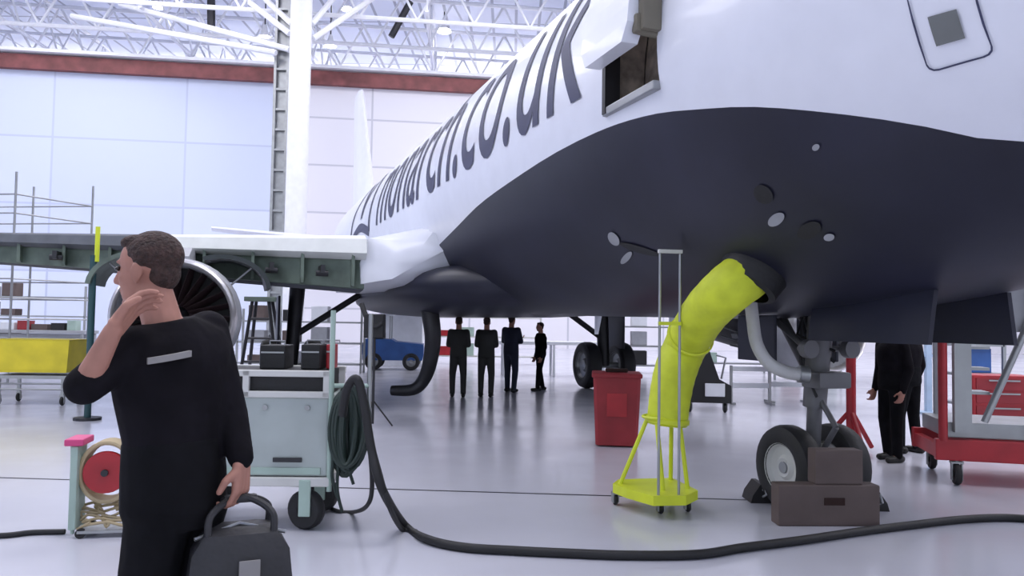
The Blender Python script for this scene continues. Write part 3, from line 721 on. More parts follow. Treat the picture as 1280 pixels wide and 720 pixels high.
# --- hose reel
g = ground(122, 672)
t = empty('hose_reel', (g.x, g.y + .12, 0), RAD(12), 'small wheeled hose reel with a red disc and tan hose', 'hose reel')
MB().lathe([(.001, -.03), (.15, -.03), (.155, 0), (.15, .03), (.001, .03)], (0, -.06, .46), (0, 1, 0), 32).build('disc', 'red', t, True)
MB().cyl((0, -.11, .46), (0, .12, .46), .025).build('hub', 'darkmetal', t, True)
mb = MB()
for k in range(5):
    y = -.06 + .035 * k
    mb.tube([(.175 * cos(a), y, .46 + .215 * sin(a)) for a in [2 * pi * j / 30 for j in range(31)]], .018, 8, False)
mb.build('wound_hose', 'tan', t, True)
for y in (-.1, .14): MB().tube([(-.2, y, .03), (-.22, y, .66), (-.16, y, .70)], .014, 8).build('side_frame', 'mint', t, True)
MB().box((-.2, -.02, .36), (.05, .22, .6), bev=.01).build('back_plate', 'mint', t)
MB().box((-.20, -.02, .69), (.13, .26, .05), bev=.012).build('grip', 'pink', t)
mb = MB()
for k in range(7):
    mb.tube(smoothpath([(-.17 + .05 * sin(k + j * 1.9) + .04 * j, -.1 + .03 * k, .06 + .05 * abs(sin(j * 1.3 + k)) + .02 * k) for j in range(10)], 5), .011, 6)
mb.build('loose_hose', 'tan', t, True)
MB().box((.02, .0, .045), (.36, .28, .02)).build('tray', 'steel', t)
for x, y in ((-.14, -.12), (.18, -.12), (-.14, .14), (.18, .14)): MB().lathe([(.01, -.015), (.035, -.015), (.035, .015), (.01, .015)], (x, y, .035), (0, 1, 0), 14).build('wheel', 'black', t, True)

# --- right access stand
g = ground(1190, 606)
t = empty('access_stand', (g.x, g.y, 0), RAD(-14), 'wheeled maintenance stand with red base, grey posts and diagonal brace', 'access stand')
MB().box((.52, .02, .36), (1.35, .09, .22), bev=.015).build('base_beam', 'red', t)
MB().box((.52, .95, .36), (1.35, .09, .22), bev=.015).build('base_beam', 'red', t)
for x in (-.1, 1.14): MB().box((x, .48, .34), (.08, .95, .14)).build('cross_beam', 'red', t)
for x, y in ((.05, .02), (1.1, .02), (.05, .95), (1.1, .95)): castor(t, x, y, .11, .06, .28)
MB().box((.55, .5, .56), (1.2, .9, .16), bev=.01).build('deck', 'steel', t)
MB().box((.10, .0, 1.42), (.16, .09, 1.75)).build('post', 'steel', t)
MB().box((.75, .0, 1.42), (.06, .06, 1.75)).build('post', 'greypaint', t)
MB().box((.10, .9, 1.42), (.07, .07, 1.75)).build('post', 'greypaint', t)
MB().cyl((.30, -.02, .66), (.78, -.02, 1.85), .035).build('diagonal_brace', 'steel', t, True)
MB().cyl((-.08, .0, .45), (-.08, .0, 1.95), .045).build('upright_bar', 'red', t, True)
MB().box((.48, .04, 1.85), (.72, .04, .52), bev=.01).build('side_panel', 'greypaint', t)
for z in (2.16, 2.26): MB().cyl((.0, 0, z - .02), (1.1, 0, z + .06), .018).build('top_rail', 'steel', t, True)
for z in (.95, 1.2, 1.42): MB().box((.16 + .12, .2, z), (.2, .28, .03)).build('step', 'steel', t)
# red tool cabinet behind it
g = ground(1262, 560); t = empty('tool_cabinet', (g.x, g.y + .3, 0), RAD(-8), 'red tool cabinet with drawers behind the red based access stand', 'cabinet')
MB().box((0, 0, .55), (.8, .5, .86), bev=.015).build('carcass', 'red', t)
for z in (.28, .48, .68, .86): 
    d_ = MB().box((0, -.255, z), (.72, .02, .16), bev=.005).build('drawer', 'redbin', t)
    MB().box((0, -.272, z + .05), (.4, .012, .02)).build('drawer_handle', 'steel', d_)
for x, y in ((-.32, -.18), (.32, -.18), (-.32, .18), (.32, .18)): castor(t, x, y, .055, .03, .13)
# red jack post left of the pair of workers
g = ground(1064, 566); t = empty('jack_stand', (g.x, g.y, 0), 0, 'red upright jack post between the nose wheels and the standing workers', 'jack')
MB().cyl((0, 0, .1), (0, 0, 1.45), .06, n=16).build('column', 'red', t, True)
MB().cyl((0, 0, 1.45), (0, 0, 1.62), .035).build('ram', 'steel', t, True)
for k in range(3): MB().cyl((.4 * cos(k * 2.1 + .5), .4 * sin(k * 2.1 + .5), .05), (0, 0, .55), .03).build('leg', 'red', t, True)

# ================================================================== PEOPLE
def rotz(a): return Matrix.Rotation(a, 3, 'Z')
def head_geo(c, fwd, tilt=0.0, k=1.0):
    f = V(fwd).normalized(); l = V((0, 0, 1)).cross(f).normalized(); u = f.cross(l)
    Rm = Matrix((f, l, u)).transposed(); c = V(c)
    def L(x, y, z): return c + Rm @ (V((x, y, z)) * k)
    def r(*a): return tuple(q * k for q in a)
    mb = MB()
    mb.ell(L(-.012, 0, .035), r(.098, .075, .086), Rm); mb.ell(L(.022, 0, -.02), r(.070, .060, .088), Rm)
    mb.ell(L(.035, 0, -.075), r(.050, .046, .036), Rm); mb.ell(L(.072, 0, -.098), r(.016, .020, .014), Rm)
    mb.cap(L(.084, 0, .018), L(.106, 0, -.026), .009 * k, .013 * k); mb.ell(L(.096, 0, -.032), r(.014, .017, .009), Rm)
    mb.ell(L(.078, 0, .032), r(.014, .044, .010), Rm); mb.ell(L(.082, 0, -.058), r(.012, .024, .006), Rm); mb.ell(L(.080, 0, -.069), r(.011, .020, .007), Rm)
    mb.ell(L(.055, .035, -.02), r(.022, .018, .02), Rm); mb.ell(L(.055, -.035, -.02), r(.022, .018, .02), Rm)
    for s in (1, -1):
        mb.ell(L(-.008, s * .077, -.008), r(.019, .008, .031), Rm @ Matrix.Rotation(s * .3, 3, 'Z')); mb.ell(L(-.006, s * .074, -.032), r(.010, .007, .012), Rm)
    hr = MB(); hr.ell(L(-.024, 0, .048), r(.094, .080, .082), Rm); hr.ell(L(-.056, 0, -.005), r(.046, .062, .062), Rm); hr.ell(L(.030, 0, .092), r(.052, .058, .028), Rm); hr.ell(L(-.01, .068, .01), r(.016, .012, .03), Rm); hr.ell(L(-.01, -.068, .01), r(.016, .012, .03), Rm)
    ey = [MB().ell(L(.080, s * .032, .010), r(.010, .014, .008), Rm, 8) for s in (1, -1)]
    return mb, hr, ey, L

def hand(mb, wr, d, palm_n, side, k=1.0, curl=.6, grip=False):
    """palm along d, palm faces palm_n, thumb leaves towards side"""
    d = V(d).normalized(); s = V(side); s = (s - d * s.dot(d)).normalized(); n = d.cross(s)
    if n.dot(V(palm_n)) < 0: n = -n
    wr = V(wr)
    for q in (-.028, -.01, .01, .028): mb.cap(wr + d * .012 * k + s * q * .7 * k, wr + d * .088 * k + s * q * k, .017 * k, .0125 * k)
    for q, ln in ((.032, .078), (.011, .088), (-.011, .082), (-.032, .064)):
        p = wr + d * .088 * k + s * q * k; a = 0.0; w0 = .0098 * k
        for j, fr in enumerate((.45, .30, .25)):
            a += curl * (1.0 if j else .6); dd = d * cos(a) + n * sin(a); p2 = p + dd * ln * fr * k
            mb.cap(p, p2, w0, w0 * .9); p = p2; w0 *= .9
    p = wr + d * .028 * k + s * .024 * k; p2 = p + (d * .55 + s * .75 + n * .35).normalized() * .045 * k; p3 = p2 + (d * .9 + s * .1 + n * .5).normalized() * .036 * k
    mb.cap(p, p2, .015 * k, .012 * k); mb.cap(p2, p3, .012 * k, .0095 * k)

def torso(mb, J, grow=0.0, lo=0, hi=5):
    hc = (J['hipL'] + J['hipR']) / 2; scn = (J['shL'] + J['shR']) / 2; nk = J['neck']
    hx = (J['hipL'] - J['hipR']).normalized(); sx_ = (J['shL'] - J['shR']).normalized(); up_ = (scn - hc).normalized(); k = J['k']
    st = [(-.10, .135, .10), (.0, .155, .114), (.22, .15, .112), (.42, .142, .108), (.68, .168, .122), (.88, .185, .122), (1.0, .165, .10), (1.07, .11, .082), (1.13, .065, .062)]
    rg = []
    for t, a, b in st[lo:hi]:
        c = hc + (scn - hc) * t; x = hx.lerp(sx_, max(0, min(1, t))).normalized(); y = up_.cross(x).normalized()
        if t > 1: c = scn.lerp(nk, (t - 1) / .15)
        rg.append([c + x * (a + grow) * k * cos(q) + y * (b + grow) * k * sin(q) for q in [2 * pi * j / 20 for j in range(20)]])
    mb.rings(rg)

def figure(J, name, label, mats, group=None, vox=.012, hands=True, sleeveL=1.0, sleeveR=1.0, base=None, bodyvox=None, curl=.6, handR=None, handL=None):
    k = J['k']
    root = empty('person', base if base is not None else (J['anL'] + J['anR']) / 2 * 1.0, 0, label, 'person', group)
    root.location.z = 0; inv = V(root.location)
    def fin(mb, nm, m_, par, vx, sm): 
        mb.v = [tuple(V(v) - inv) for v in mb.v]; return mb.build(nm, m_, par, True, vx, sm)
    hm, hr, ey, L = head_geo(J['head'], J['look'], k=J.get('hk', k))
    body = MB(); body.v, body.f = hm.v[:], hm.f[:]
    body.cap(J['neck'] - V((0, 0, .05)), J['head'] + V((0, 0, -.06 * k)) - J['look'] * .02, .058 * k, .054 * k)
    torso(body, J, -.02, 0, 9)
    for s in 'LR':
        body.cap(J['sh' + s], J['el' + s], .047 * k, .038 * k); body.cap(J['el' + s], J['wr' + s], .038 * k, .025 * k)
        body.cap(J['hip' + s], J['kn' + s], .072 * k, .048 * k); body.cap(J['kn' + s], J['an' + s], .048 * k, .032 * k)
        body.cap(J['an' + s], J['an' + s] + J['toe'] * .1 + V((0, 0, -.04)), .03 * k, .025 * k)
    if hands:
        for s, hh in (('L', handL), ('R', handR)):
            d = (J['wr' + s] - J['el' + s]).normalized()
            hh = hh or {}
            hand(body, J['wr' + s], hh.get('d', d), hh.get('n', -J['look']), hh.get('s', J['toe']), k, hh.get('curl', curl))
    b = fin(body, 'body', mats[0], root, bodyvox or vox, 2)
    fin(hr, 'hair', mats[3], b, bodyvox or vox, 1)
    for e_ in ey: fin(e_, 'eye', 'eye', b, 0, 0)
    sh = MB(); torso(sh, J, .012, 1, 9)
    for s, fr in (('L', sleeveL), ('R', sleeveR)):
        sc_ = (J['shL'] + J['shR']) / 2
        sh.cap(J['sh' + s].lerp(sc_, .25), J['sh' + s], .06 * k, .064 * k)
        sh.cap(J['sh' + s], J['el' + s], .064 * k, .054 * k)
        if fr > .05: sh.cap(J['el' + s], J['el' + s].lerp(J['wr' + s], fr), .054 * k, lerp(.05, .038, fr) * k)
    s_ = fin(sh, 'shirt', mats[1], root, vox, 3)
    tr = MB(); torso(tr, J, .014, 0, 4)
    for s in 'LR':
        tr.cap(J['hip' + s], J['kn' + s], .095 * k, .068 * k); tr.cap(J['kn' + s], J['an' + s] + V((0, 0, .0)), .066 * k, .054 * k)
        mid = J['an' + s]
    fin(tr, 'trousers', mats[2], root, vox, 3)
    for s in 'LR':
        a = J['an' + s]; f0 = V((a.x, a.y, .045)); q = J['toe' + s] if 'toe' + s in J else J['toe']
        bt = MB(); bt.cap(f0 - q * .06 + V((0, 0, a.z - .08)), f0 + q * .14 + V((0, 0, a.z - .085)), .042 * k, .036 * k); bt.cap(a, f0 - q * .03 + V((0, 0, a.z - .08)), .045 * k, .045 * k)
        fin(bt, 'boot', 'shoe', root, vox, 1)
    return root, s_

def joints(x, y, h, yaw, arms='down', stride=0.0, legs_apart=.12):
    """standing figure facing (cos yaw, sin yaw)"""
    k = h / 1.78; f = V((cos(yaw), sin(yaw), 0)); l = V((-sin(yaw), cos(yaw), 0)); o = V((x, y, 0)); z = V((0, 0, 1))
    J = dict(k=k, look=f, toe=f); P = lambda a, b, c: o + f * a * k + l * b * k + z * c * k
    J['head'] = P(.03, 0, 1.655); J['neck'] = P(0, 0, 1.50)
    for s, sg_ in (('L', 1), ('R', -1)):
        J['sh' + s] = P(0, sg_ * .175, 1.43); J['hip' + s] = P(0, sg_ * .085, .93)
        J['kn' + s] = P(.03 + stride * .5 * sg_, sg_ * legs_apart, .50); J['an' + s] = P(stride * sg_, sg_ * legs_apart, .08)
        if arms == 'down': J['el' + s] = P(-.03, sg_ * .23, 1.14); J['wr' + s] = P(.06, sg_ * .22, .88)
        elif arms == 'front': J['el' + s] = P(0, sg_ * .22, 1.15); J['wr' + s] = P(.24, sg_ * .08, 1.14)
        elif arms == 'fold': J['el' + s] = P(.05, sg_ * .23, 1.17); J['wr' + s] = P(.2, -sg_ * .06, 1.2 + .03 * sg_)
        elif arms == 'up': J['el' + s] = P(.16, sg_ * .24, 1.42); J['wr' + s] = P(.2, sg_ * .18, 1.68)
    return J

# foreground man
Ym = 2.42
A = lambda px, py, dy=0.0: at(px, py, Ym + dy)
fw = V((-.75, .66, 0)).normalized()
J = dict(k=1.03, look=V((-.985, .12, -.06)).normalized(), toe=V((-.9, .4, 0)).normalized())
J['hk'] = .96; J['head'] = A(185, 339); J['neck'] = A(208, 397)
J['shL'] = A(168, 434, -.10); J['shR'] = A(260, 413, .13)
J['elL'] = A(106, 482, -.22); J['wrL'] = A(141, 414, -.24)
J['elR'] = A(288, 520, .10); J['wrR'] = A(302, 576, .02)
J['hipL'] = A(200, 640, -.05); J['hipR'] = A(238, 636, .06)
for s, dx, dy in (('L', -.06, .02), ('R', .10, .06)):
    hp_ = J['hip' + s]; J['kn' + s] = V((hp_.x + dx * .6 - .04, hp_.y + dy, .52)); J['an' + s] = V((hp_.x + dx * 1.7 + .03, hp_.y + dy * 1.5, .09))
man, sh_ = figure(J, 'person', 'man in dark shirt walking left, hand raised to his chin, carrying a black bag', ('skin', 'shirt', 'trouser', 'hair'),
                  vox=.009, bodyvox=.0045, sleeveL=.02, sleeveR=.93,
                  handR=dict(d=(0.02, -.05, -1), n=(-1, 0, 0), s=(-.2, -1, 0), curl=.75), handL=dict(d=(.30, .75, .85), n=(.85, .3, -.4), s=(0, -1, .1), curl=.5))
c = A(203, 437, .0)
# name strip across the back of the shirt
bk = (J['shL'] + J['shR']) / 2
ax_ = (J['shR'] - J['shL']).normalized(); bn_ = V((-fw.x, -fw.y, 0)).normalized()
off0 = V(man.location)
ctr = bk + (((J['hipL'] + J['hipR']) / 2) - bk) * .06 + ax_ * (-.01)
rg = []
for i in range(13):
    a = lerp(-.46, .18, i / 12); nrm = V((ax_.y, -ax_.x, 0)).normalized()
    if nrm.y > 0: nrm = -nrm
    rg.append([ctr + ax_ * (.205 * sin(a - .38)) + nrm * (.150 * cos(a - .38)) + V((0, 0, z_)) - off0 for z_ in (-.009, .009)] + [ctr + ax_ * (.2 * sin(a - .38)) + nrm * (.135 * cos(a - .38)) + V((0, 0, z_)) - off0 for z_ in (.009, -.009)])
MB().rings(rg).build('back_strip', 'strip', sh_)
# bag in his right hand
hd = J['wrR'] + V((0, 0, -.115))
bg = empty('tool_bag', (hd.x, hd.y, hd.z), RAD(24), 'black holdall bag with pale reflective patches held in the walking man\'s hand', 'bag')
mb = MB(); mb.rings([[V((x * sx_, y * sx_, z)) for x, y in ((-.15, -.10), (-.12, -.12), (.12, -.12), (.15, -.10), (.15, .10), (.12, .12), (-.12, .12), (-.15, .10))] for z, sx_ in ((-.47, .90), (-.45, .98), (-.28, 1.02), (-.14, .92), (-.09, .70), (-.08, .45))])
mb.build('bag_body', 'bag', bg, True)
MB().box((0, 0, -.44), (.29, .22, .06), bev=.015).build('bag_base', 'bagteal', bg)
for y in (-.07, .07): MB().tube(smoothpath([(-.09, y, -.12), (-.09, y * .8, -.04), (-.03, y * .12, .0), (.03, y * .12, .0), (.09, y * .8, -.04), (.09, y, -.12)]), .011, 8).build('carry_handle', 'bag', bg, True)
MB().box((0, 0, .0), (.10, .03, .025), bev=.01).build('handle_wrap', 'bag', bg)
for (x, z, w, h_) in ((.02, -.20, .06, .09), (.02, -.31, .08, .05), (-.08, -.33, .07, .035), (.09, -.36, .04, .08), (.02, -.37, .07, .03)):
    MB().box((x, -.126, z), (w, .008, h_), bev=.003).build('patch', 'strip', bg)
MB().tube([(-.13, -.05, -.1), (0, 0, -.075), (.13, -.05, -.1)], .006, 6).build('zip', 'steel', bg, True)

# background workers
def worker(px, py, h, yaw, lab, mats, arms='down', stride=0.0, vox=.016, grp='workers in the background', Y=None):
    g = ground(px, py) 
    J = joints(g.x, g.y, h, yaw, arms, stride); J['hk'] = J['k']; J['k'] *= 1.14
    return figure(J, 'person', lab, mats, grp, vox=vox, bodyvox=vox * .8, hands=True)
OV = ('skin', 'overall2', 'overall2', 'hair'); ON = ('skin', 'overall', 'overall', 'hair'); OS = ('skin', 'shirt', 'trouser', 'hair')
worker(1116, 576, 1.74, RAD(200), 'worker in black overalls standing beside the nose wheels, nearer of the pair', OS, 'down', .05)
worker(1136, 566, 1.76, RAD(120), 'worker in black overalls standing close behind the other by the nose wheels', OS, 'down', .04)
worker(572, 496, 1.72, RAD(95), 'worker in charcoal overalls facing away under the fuselage, leftmost of the standing row', OV, 'front', .03)
worker(607, 496, 1.72, RAD(80), 'worker in charcoal overalls under the fuselage, beside the one in navy', OV, 'front', .02)
worker(638, 490, 1.78, RAD(60), 'worker in navy top under the fuselage, between two charcoal clad workers', ON, 'fold', .06)
worker(675, 488, 1.62, RAD(200), 'worker in dark clothes standing farthest back under the fuselage, next to the main wheels', OS, 'down', .12)

# ================================================================== LEFT BACKGROUND
# scaffold platform beyond the engine
def scaffold():
    p0 = at(20, 235, 18.4); p1 = at(117, 225, 20.3); 
    t = empty('scaffold_tower', (p1.x, p1.y, 0), 0, 'scaffold tower with thin grey guard rails behind the outer wing', 'scaffold')
    o = V((p1.x, p1.y, 0)); a = V((p0.x, p0.y, 0)) - o; b = V((-3.4, .5, 0)); 
    posts = [V((0, 0, 0)), a, b, a + b, b * .5, a + b * .5]
    for i, q in enumerate(posts): 
        MB().cyl(q, q + V((0, 0, 4.98)), .028, n=8).build('post', 'steel', t, True)
    for z in (3.6, 4.1, 4.55):
        for q, w_ in ((V((0, 0, 0)), a), (V((0, 0, 0)), b), (a, b), (b, a)):
            MB().cyl(q + V((0, 0, z - .1)), q + w_ + V((0, 0, z - .1)), .02, n=6).build('guard_rail', 'steel', t, True)
    for z in (.5, 1.0, 1.5, 2.0, 2.45):
        for q, w_ in ((V((0, 0, 0)), a), (V((0, 0, 0)), b), (a, b)):
            MB().cyl(q + V((0, 0, z)), q + w_ + V((0, 0, z)), .02, n=6).build('ledger', 'steel', t, True)
    for q, w_ in ((a, b * .5), (a + b * .5, b * .5)):
        MB().cyl(q + V((0, 0, .5)), q + w_ + V((0, 0, 2.5)), .02, n=6).build('brace', 'steel', t, True)
    c_ = (a + b) / 2
    MB().box(c_ + V((0, 0, 3.22)), (3.4, 2.1, .06), math.atan2(b.y, b.x)).build('platform', 'greypaint', t)
scaffold()
p = at(114, 400, 12.2)
t = empty('marker_post', (p.x, p.y, 0), 0, 'upright post, lime yellow on top and teal below, at the wing edge', 'post')
MB().cyl((0, 0, 0), (0, 0, 2.55), .05, n=12).build('lower_tube', 'teal', t, True)
MB().cyl((0.05, 0, 2.45), (.05, 0, 3.0), .035, n=12).build('upper_tube', 'limep', t, True)
MB().cyl((0, 0, 0), (0, 0, .04), .2, n=16).build('base_plate', 'darkmetal', t)
# yellow bin trolley
g = ground(40, 507)
t = empty('yellow_trolley', (g.x - .1, g.y + .4, 0), RAD(4), 'yellow box trolley on small wheels at the far left', 'trolley')
mb = MB().rings([[V((x * s_, y * s_, z)) for x, y in ((-.66, -.4), (.66, -.4), (.66, .4), (-.66, .4))] for z, s_ in ((.58, .93), (.64, .95), (1.15, 1.0), (1.17, 1.02))]); mb.build('tub', 'yellow', t)
MB().box((0, 0, .5), (1.3, .8, .06)).build('deck', 'steel', t)
for x in (-.55, .55):
    for y in (-.33, .33):
        MB().box((x, y, .32), (.05, .05, .36)).build('leg', 'steel', t); castor(t, x, y, .08, .04, .2)
for z in (.28, .38): MB().cyl((-.6, -.35, z), (.6, -.35, z), .015).build('rail', 'steel', t, True)
# workbench with clutter
g = at(48, 412, 24)
t = empty('workbench', (g.x, g.y, 0), RAD(3), 'long grey workbench behind the yellow trolley', 'bench')
MB().box((0, 0, 1.10), (3.2, .9, .10), bev=.01).build('worktop', 'greypaint', t)
MB().box((0, .1, .75), (3.1, .6, .55)).build('cabinet', 'greypaint', t)
for x in (-1.5, 1.5):
    for y in (-.4, .4): MB().box((x, y, .53), (.07, .07, 1.05)).build('leg', 'steel', t)
def smallbox(px, py, Y, w, d_, h_, m_, name, lab, cat, z=None, rz=0, grp=None):
    p = at(px, py, Y); t = empty(name, (p.x, p.y, p.z if z is None else z), rz, lab, cat, grp)
    MB().box((0, 0, h_ / 2), (w, d_, h_ - .0), bev=.015).build('carton', m_, t); MB().box((0, 0, h_ + .008), (w * 1.03, d_ * 1.03, .02), bev=.006).build('lid', m_, t)
    return t
for px, w, h_, m_, cl in ((12, .35, .2, 'whitebox', 'white'), (32, .3, .26, 'redbin', 'dark red'), (52, .4, .16, 'box', 'brown'), (75, .35, .2, 'black', 'black'), (92, .22, .28, 'mint', 'pale green')):
    smallbox(px, 420, 23.9, w * 1.2, .3, h_, m_, 'storage_box', '%s box on the long grey workbench' % cl, 'box', 1.152, grp='boxes on the long workbench')
# dark trestle under the wing left of the fuselage
g = ground(318, 478)
t = empty('wing_trestle', (g.x, g.y + .3, 0), 0, 'dark wing trestle with crossbars standing behind the service cart', 'trestle')
for sx_ in (-.35, .35): MB().cyl((sx_ * 1.4, 0, 0), (sx_ * .6, 0, 2.05), .045, n=8).build('leg', 'darkmetal', t, True); MB().cyl((sx_ * 1.4, .7, 0), (sx_ * .6, .3, 2.05), .045, n=8).build('leg', 'darkmetal', t, True)
for z in (.5, 1.1, 1.6): MB().cyl((-.45 + z * .1, 0, z), (.45 - z * .1, 0, z), .03, n=8).build('crossbar', 'darkmetal', t, True)
MB().box((0, .15, 2.1), (.8, .5, .12), bev=.02).build('saddle', 'primer', t)

# ================================================================== CENTRE / RIGHT BACKGROUND
def rack(px, Y, w, h_, shelves, label, m_='steel', rz=0):
    p = at(px, 440, Y); t = empty('storage_rack', (p.x, p.y, 0), rz, label, 'rack', 'storage racks in the background')
    for x in (-w / 2, w / 2):
        for y in (-.25, .25): MB().box((x, y, h_ / 2), (.06, .06, h_)).build('upright', m_, t)
    zs = [h_ * (k + .4) / shelves for k in range(shelves)]
    for z in zs: MB().box((0, 0, z), (w, .56, .05)).build('shelf', m_, t)
    return t, zs
cols = [('whitebox', 'white'), ('blue', 'blue'), ('box', 'brown'), ('red', 'red'), ('black', 'black'), ('bluel', 'pale blue'), ('greypaint', 'grey'), ('mint', 'pale green')]
ri = 0
racks = [(400, 24, 2.6, 1.9, 3, 'grey rack seen under the wing between the strut and the cart pole'), (610, 30, 4.0, 2.2, 3, 'wide grey rack far behind the row of workers'), (798, 26, 2.4, 1.9, 3, 'grey rack right of the main wheels, behind the duct stand mast'),
         (1010, 24, 2.2, 1.7, 3, 'grey rack far behind the nose gear'), (1215, 15, .9, 1.65, 3, 'narrow grey rack behind the access stand'), (40, 27, 3.8, 2.6, 4, 'tall grey rack beyond the scaffold and workbench'), (322, 24, 1.1, 1.9, 3, 'narrow pale rack right of the engine'),
         (900, 27, 3.2, 1.6, 2, 'low grey rack behind the white barrier')]
names_r = ['under the wing', 'far behind the row of workers', 'right of the main wheels', 'far behind the nose gear', 'behind the access stand', 'beyond the workbench', 'right of the engine', 'behind the white barrier']
shelfword = ['bottom', 'second', 'third', 'top']
for (px, Y, w, h_, n_, lab), nm in zip(racks, names_r):
    t, zs = rack(px, Y, w, h_, n_, lab, m_='cartw' if px in (320, 610) else 'steel')
    for zi, z in enumerate(zs):
        m_n = max(1, int(w / .75)); used = set()
        for j in range(m_n):
            c_ = cols[(ri * 3 + j + zi) % 8]; ri += 1
            if c_[1] in used: continue
            used.add(c_[1])
            x = -w / 2 + (j + .5) * w / m_n; bw = min(.5, w / m_n * .75); bh = .22 + .12 * ((ri * 7) % 3)
            e = empty('storage_box', (t.location.x + x, t.location.y, z + .026), 0, '%s box on the %s shelf of the rack %s' % (c_[1], shelfword[zi], nm), 'box', 'boxes on the background racks')
            MB().box((0, 0, bh / 2), (bw, .4, bh), bev=.02).build('carton', c_[0], e)
# blue tug
g = ground(488, 463); 
t = empty('baggage_tug', (g.x, g.y + .6, 0), RAD(5), 'blue aircraft tug parked under the wing root', 'tug')
mb = MB().rings([[V((x, y, z)) for x, z in ((-.95, .32), (.95, .32), (1.0, .5), (.98, .85), (.1, .92), (-.05, 1.0), (-.9, 1.0), (-.97, .8))] for y in (-.6, .6)]); mb.build('body', 'blue', t)
MB().box((-.55, 0, 1.1), (.5, .9, .2), bev=.03).build('seat', 'black', t)
for x in (-.6, .6):
    for y in (-.55, .55): wheel_mb((x, y, .28), .28, .2, 'tyre', 'wheel_hub', t)
for x, y in ((-.1, -.5), (-.1, .5), (-.9, -.5), (-.9, .5)): MB().cyl((x, y, .95), (x, y, 1.75), .025, n=8).build('roof_post', 'steel', t, True)
MB().box((-.5, 0, 1.78), (1.0, 1.15, .06), bev=.02).build('roof', 'whitebox', t)
# white cabinet above/behind it
t = smallbox(502, 455, 28, 1.5, .6, 1.85, 'whitebox', 'white_cabinet', 'tall white cabinet standing behind the blue tug', 'cabinet', 0)
# hanging exhaust hose reaching the floor
pp = toworld(11.2, 1.2, 1.6)
q0 = at(536, 392, pp.y); pts = [at(537, 388, 14.6), at(541, 420, 14.6), at(538, 450, 14.7), at(530, 474, 14.8), at(516, 487, 14.8), at(490, 488, 14.9)]
ho = MB().tube(smoothpath(pts, 6), [.17 - .0025 * i for i in range(31)], 16).build('trunk_hose', 'darkmetal', None, True)
tag(ho, 'thick dark trunk hose hanging under the belly and curling left on the floor', 'hose')
for i in (2, 9, 16, 22): pass
# black service cable and box near wing root
pts = [at(452, 380, 12.0), at(458, 396, 11.9), at(468, 408, 11.8), at(478, 404, 11.8)]
hb2 = MB().tube(smoothpath(pts), .04, 8).build('service_lead', 'black', None, True); tag(hb2, 'short black lead drooping from the wing root', 'cable')
t = empty('floodlight_stand', (at(468, 430, 11.9).x, 11.9, 0), 0, 'black box shaped floodlight on a thin pole under the wing root', 'floodlight')
MB().box((0, 0, 1.52), (.30, .22, .36), bev=.02).build('lamp_housing', 'black', t); MB().cyl((0, 0, .05), (0, 0, 1.35), .02).build('pole', 'darkmetal', t, True)
for k in range(3): MB().cyl((0, 0, .4), (.3 * cos(k * 2.1), .3 * sin(k * 2.1), .02), .012).build('leg', 'darkmetal', t, True)
# dark ground unit behind the yellow duct
g = ground(888, 516)
t = empty('ground_power_unit', (g.x, g.y + .4, 0), RAD(-6), 'black ground unit with a pale panel behind the yellow duct', 'machine')
mb = MB().rings([[V((x, y, z)) for x, z in ((-.42, .18), (.42, .18), (.42, .5), (.2, .62), (.0, 1.2), (-.3, 1.25), (-.42, 1.1))] for y in (-.4, .4)]); mb.build('body', 'black', t)
MB().box((.12, -.41, .42), (.36, .03, .24), bev=.01).build('panel', 'whitebox', t)
for x in (-.32, .32): castor(t, x, -.3, .09, .05, .2)
MB().tube([(.3, 0, .6), (.38, 0, 1.0), (.2, 0, 1.05)], .02, 8).build('handle', 'steel', t, True)
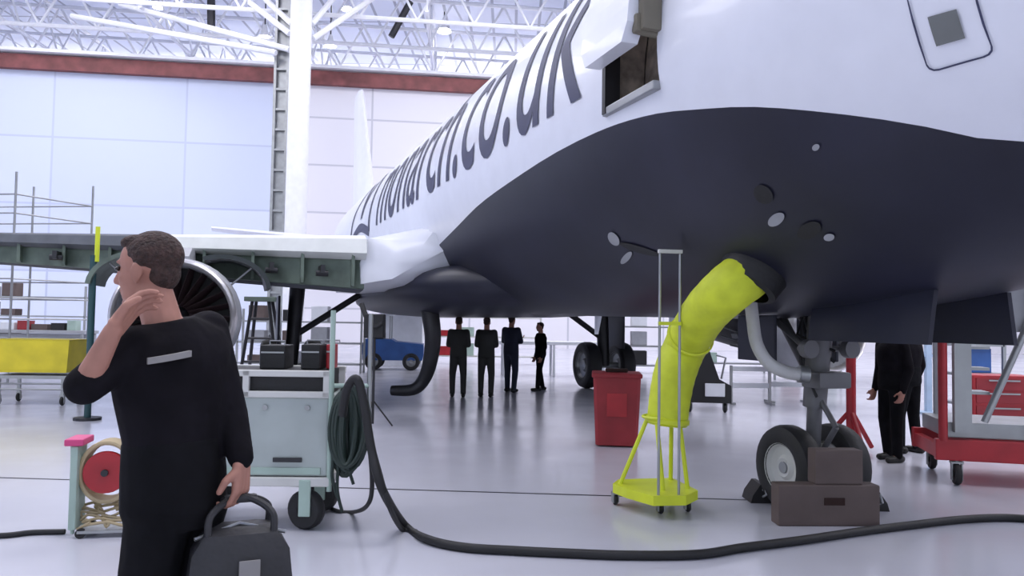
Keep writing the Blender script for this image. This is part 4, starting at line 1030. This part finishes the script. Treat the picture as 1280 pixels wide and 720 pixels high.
# white barrier
for i, (px, lab) in enumerate(((938, 'white barrier railing behind the black ground unit, nearer the duct'), (985, 'white barrier railing behind the nose gear leg'))):
    g = ground(px, 505 - i * 2); t = empty('barrier', (g.x, g.y, 0), RAD(3 * i), lab, 'barrier', 'white barriers')
    for z in (.38, .72): MB().box((0, 0, z), (.85, .04, .10), bev=.01).build('rail', 'whitebox', t)
    for x in (-.4, .4): MB().box((x, 0, .4), (.05, .05, .78)).build('post', 'steel', t); MB().box((x, 0, .02), (.06, .5, .04)).build('foot', 'steel', t)
# pale workbench/table far centre
g = ground(690, 470); t = empty('white_table', (g.x, g.y, 0), RAD(4), 'long white table far behind the worker in navy', 'table')
MB().box((0, 0, 1.0), (3.4, .9, .10), bev=.01).build('table_top', 'whitebox', t)
for x in (-1.5, 0, 1.5):
    for y in (-.4, .4): MB().box((x, y, .48), (.07, .07, .95)).build('leg', 'whitebox', t)
# pale blue post at right
p = at(1160, 470, 15); t = empty('blue_post', (p.x, p.y, 0), 0, 'thin pale blue upright post right of the two workers', 'post')
MB().box((0, 0, .95), (.10, .10, 1.9)).build('upright', 'bluel', t); MB().box((0, 0, .02), (.4, .4, .04)).build('base_plate', 'bluel', t); MB().box((0, 0, 1.1), (.5, .05, .05)).build('arm', 'bluel', t)

# ================================================================== LIGHT
w = bpy.data.worlds.new('World'); SC.world = w; w.use_nodes = True
bgn = w.node_tree.nodes['Background']; bgn.inputs['Color'].default_value = (.80, .87, 1.0, 1); bgn.inputs['Strength'].default_value = 1.25
def area(loc, size, sy, energy, col=(1, .98, 1), rot=(0, 0, 0)):
    l = bpy.data.lights.new('bay_and_fill_light', 'AREA'); l.shape = 'RECTANGLE'; l.size = size; l.size_y = sy; l.energy = energy; l.color = col
    o = bpy.data.objects.new('bay_and_fill_light', l); COL.objects.link(o); o.location = loc; o.rotation_euler = rot
for x in (-40, -18, 4, 26, 48):
    for y in (4, 24): area((x, y, 21), 14, 8, 2000)
for x in (-45, -22, 0, 22):
    area((x, 38, 20.5), 16, 5, 1500)
    area((x, 75, 17.5), 14, 14, 8000, rot=(pi, 0, 0))  # upward fill added to whiten the roof, stands for no fixture
    area((x, 75, 17.2), 14, 14, 1000)

vs = SC.view_settings; vs.view_transform = 'Standard'; vs.look = 'None'; vs.gamma = 1; vs.use_curve_mapping = False; vs.exposure = 0.0
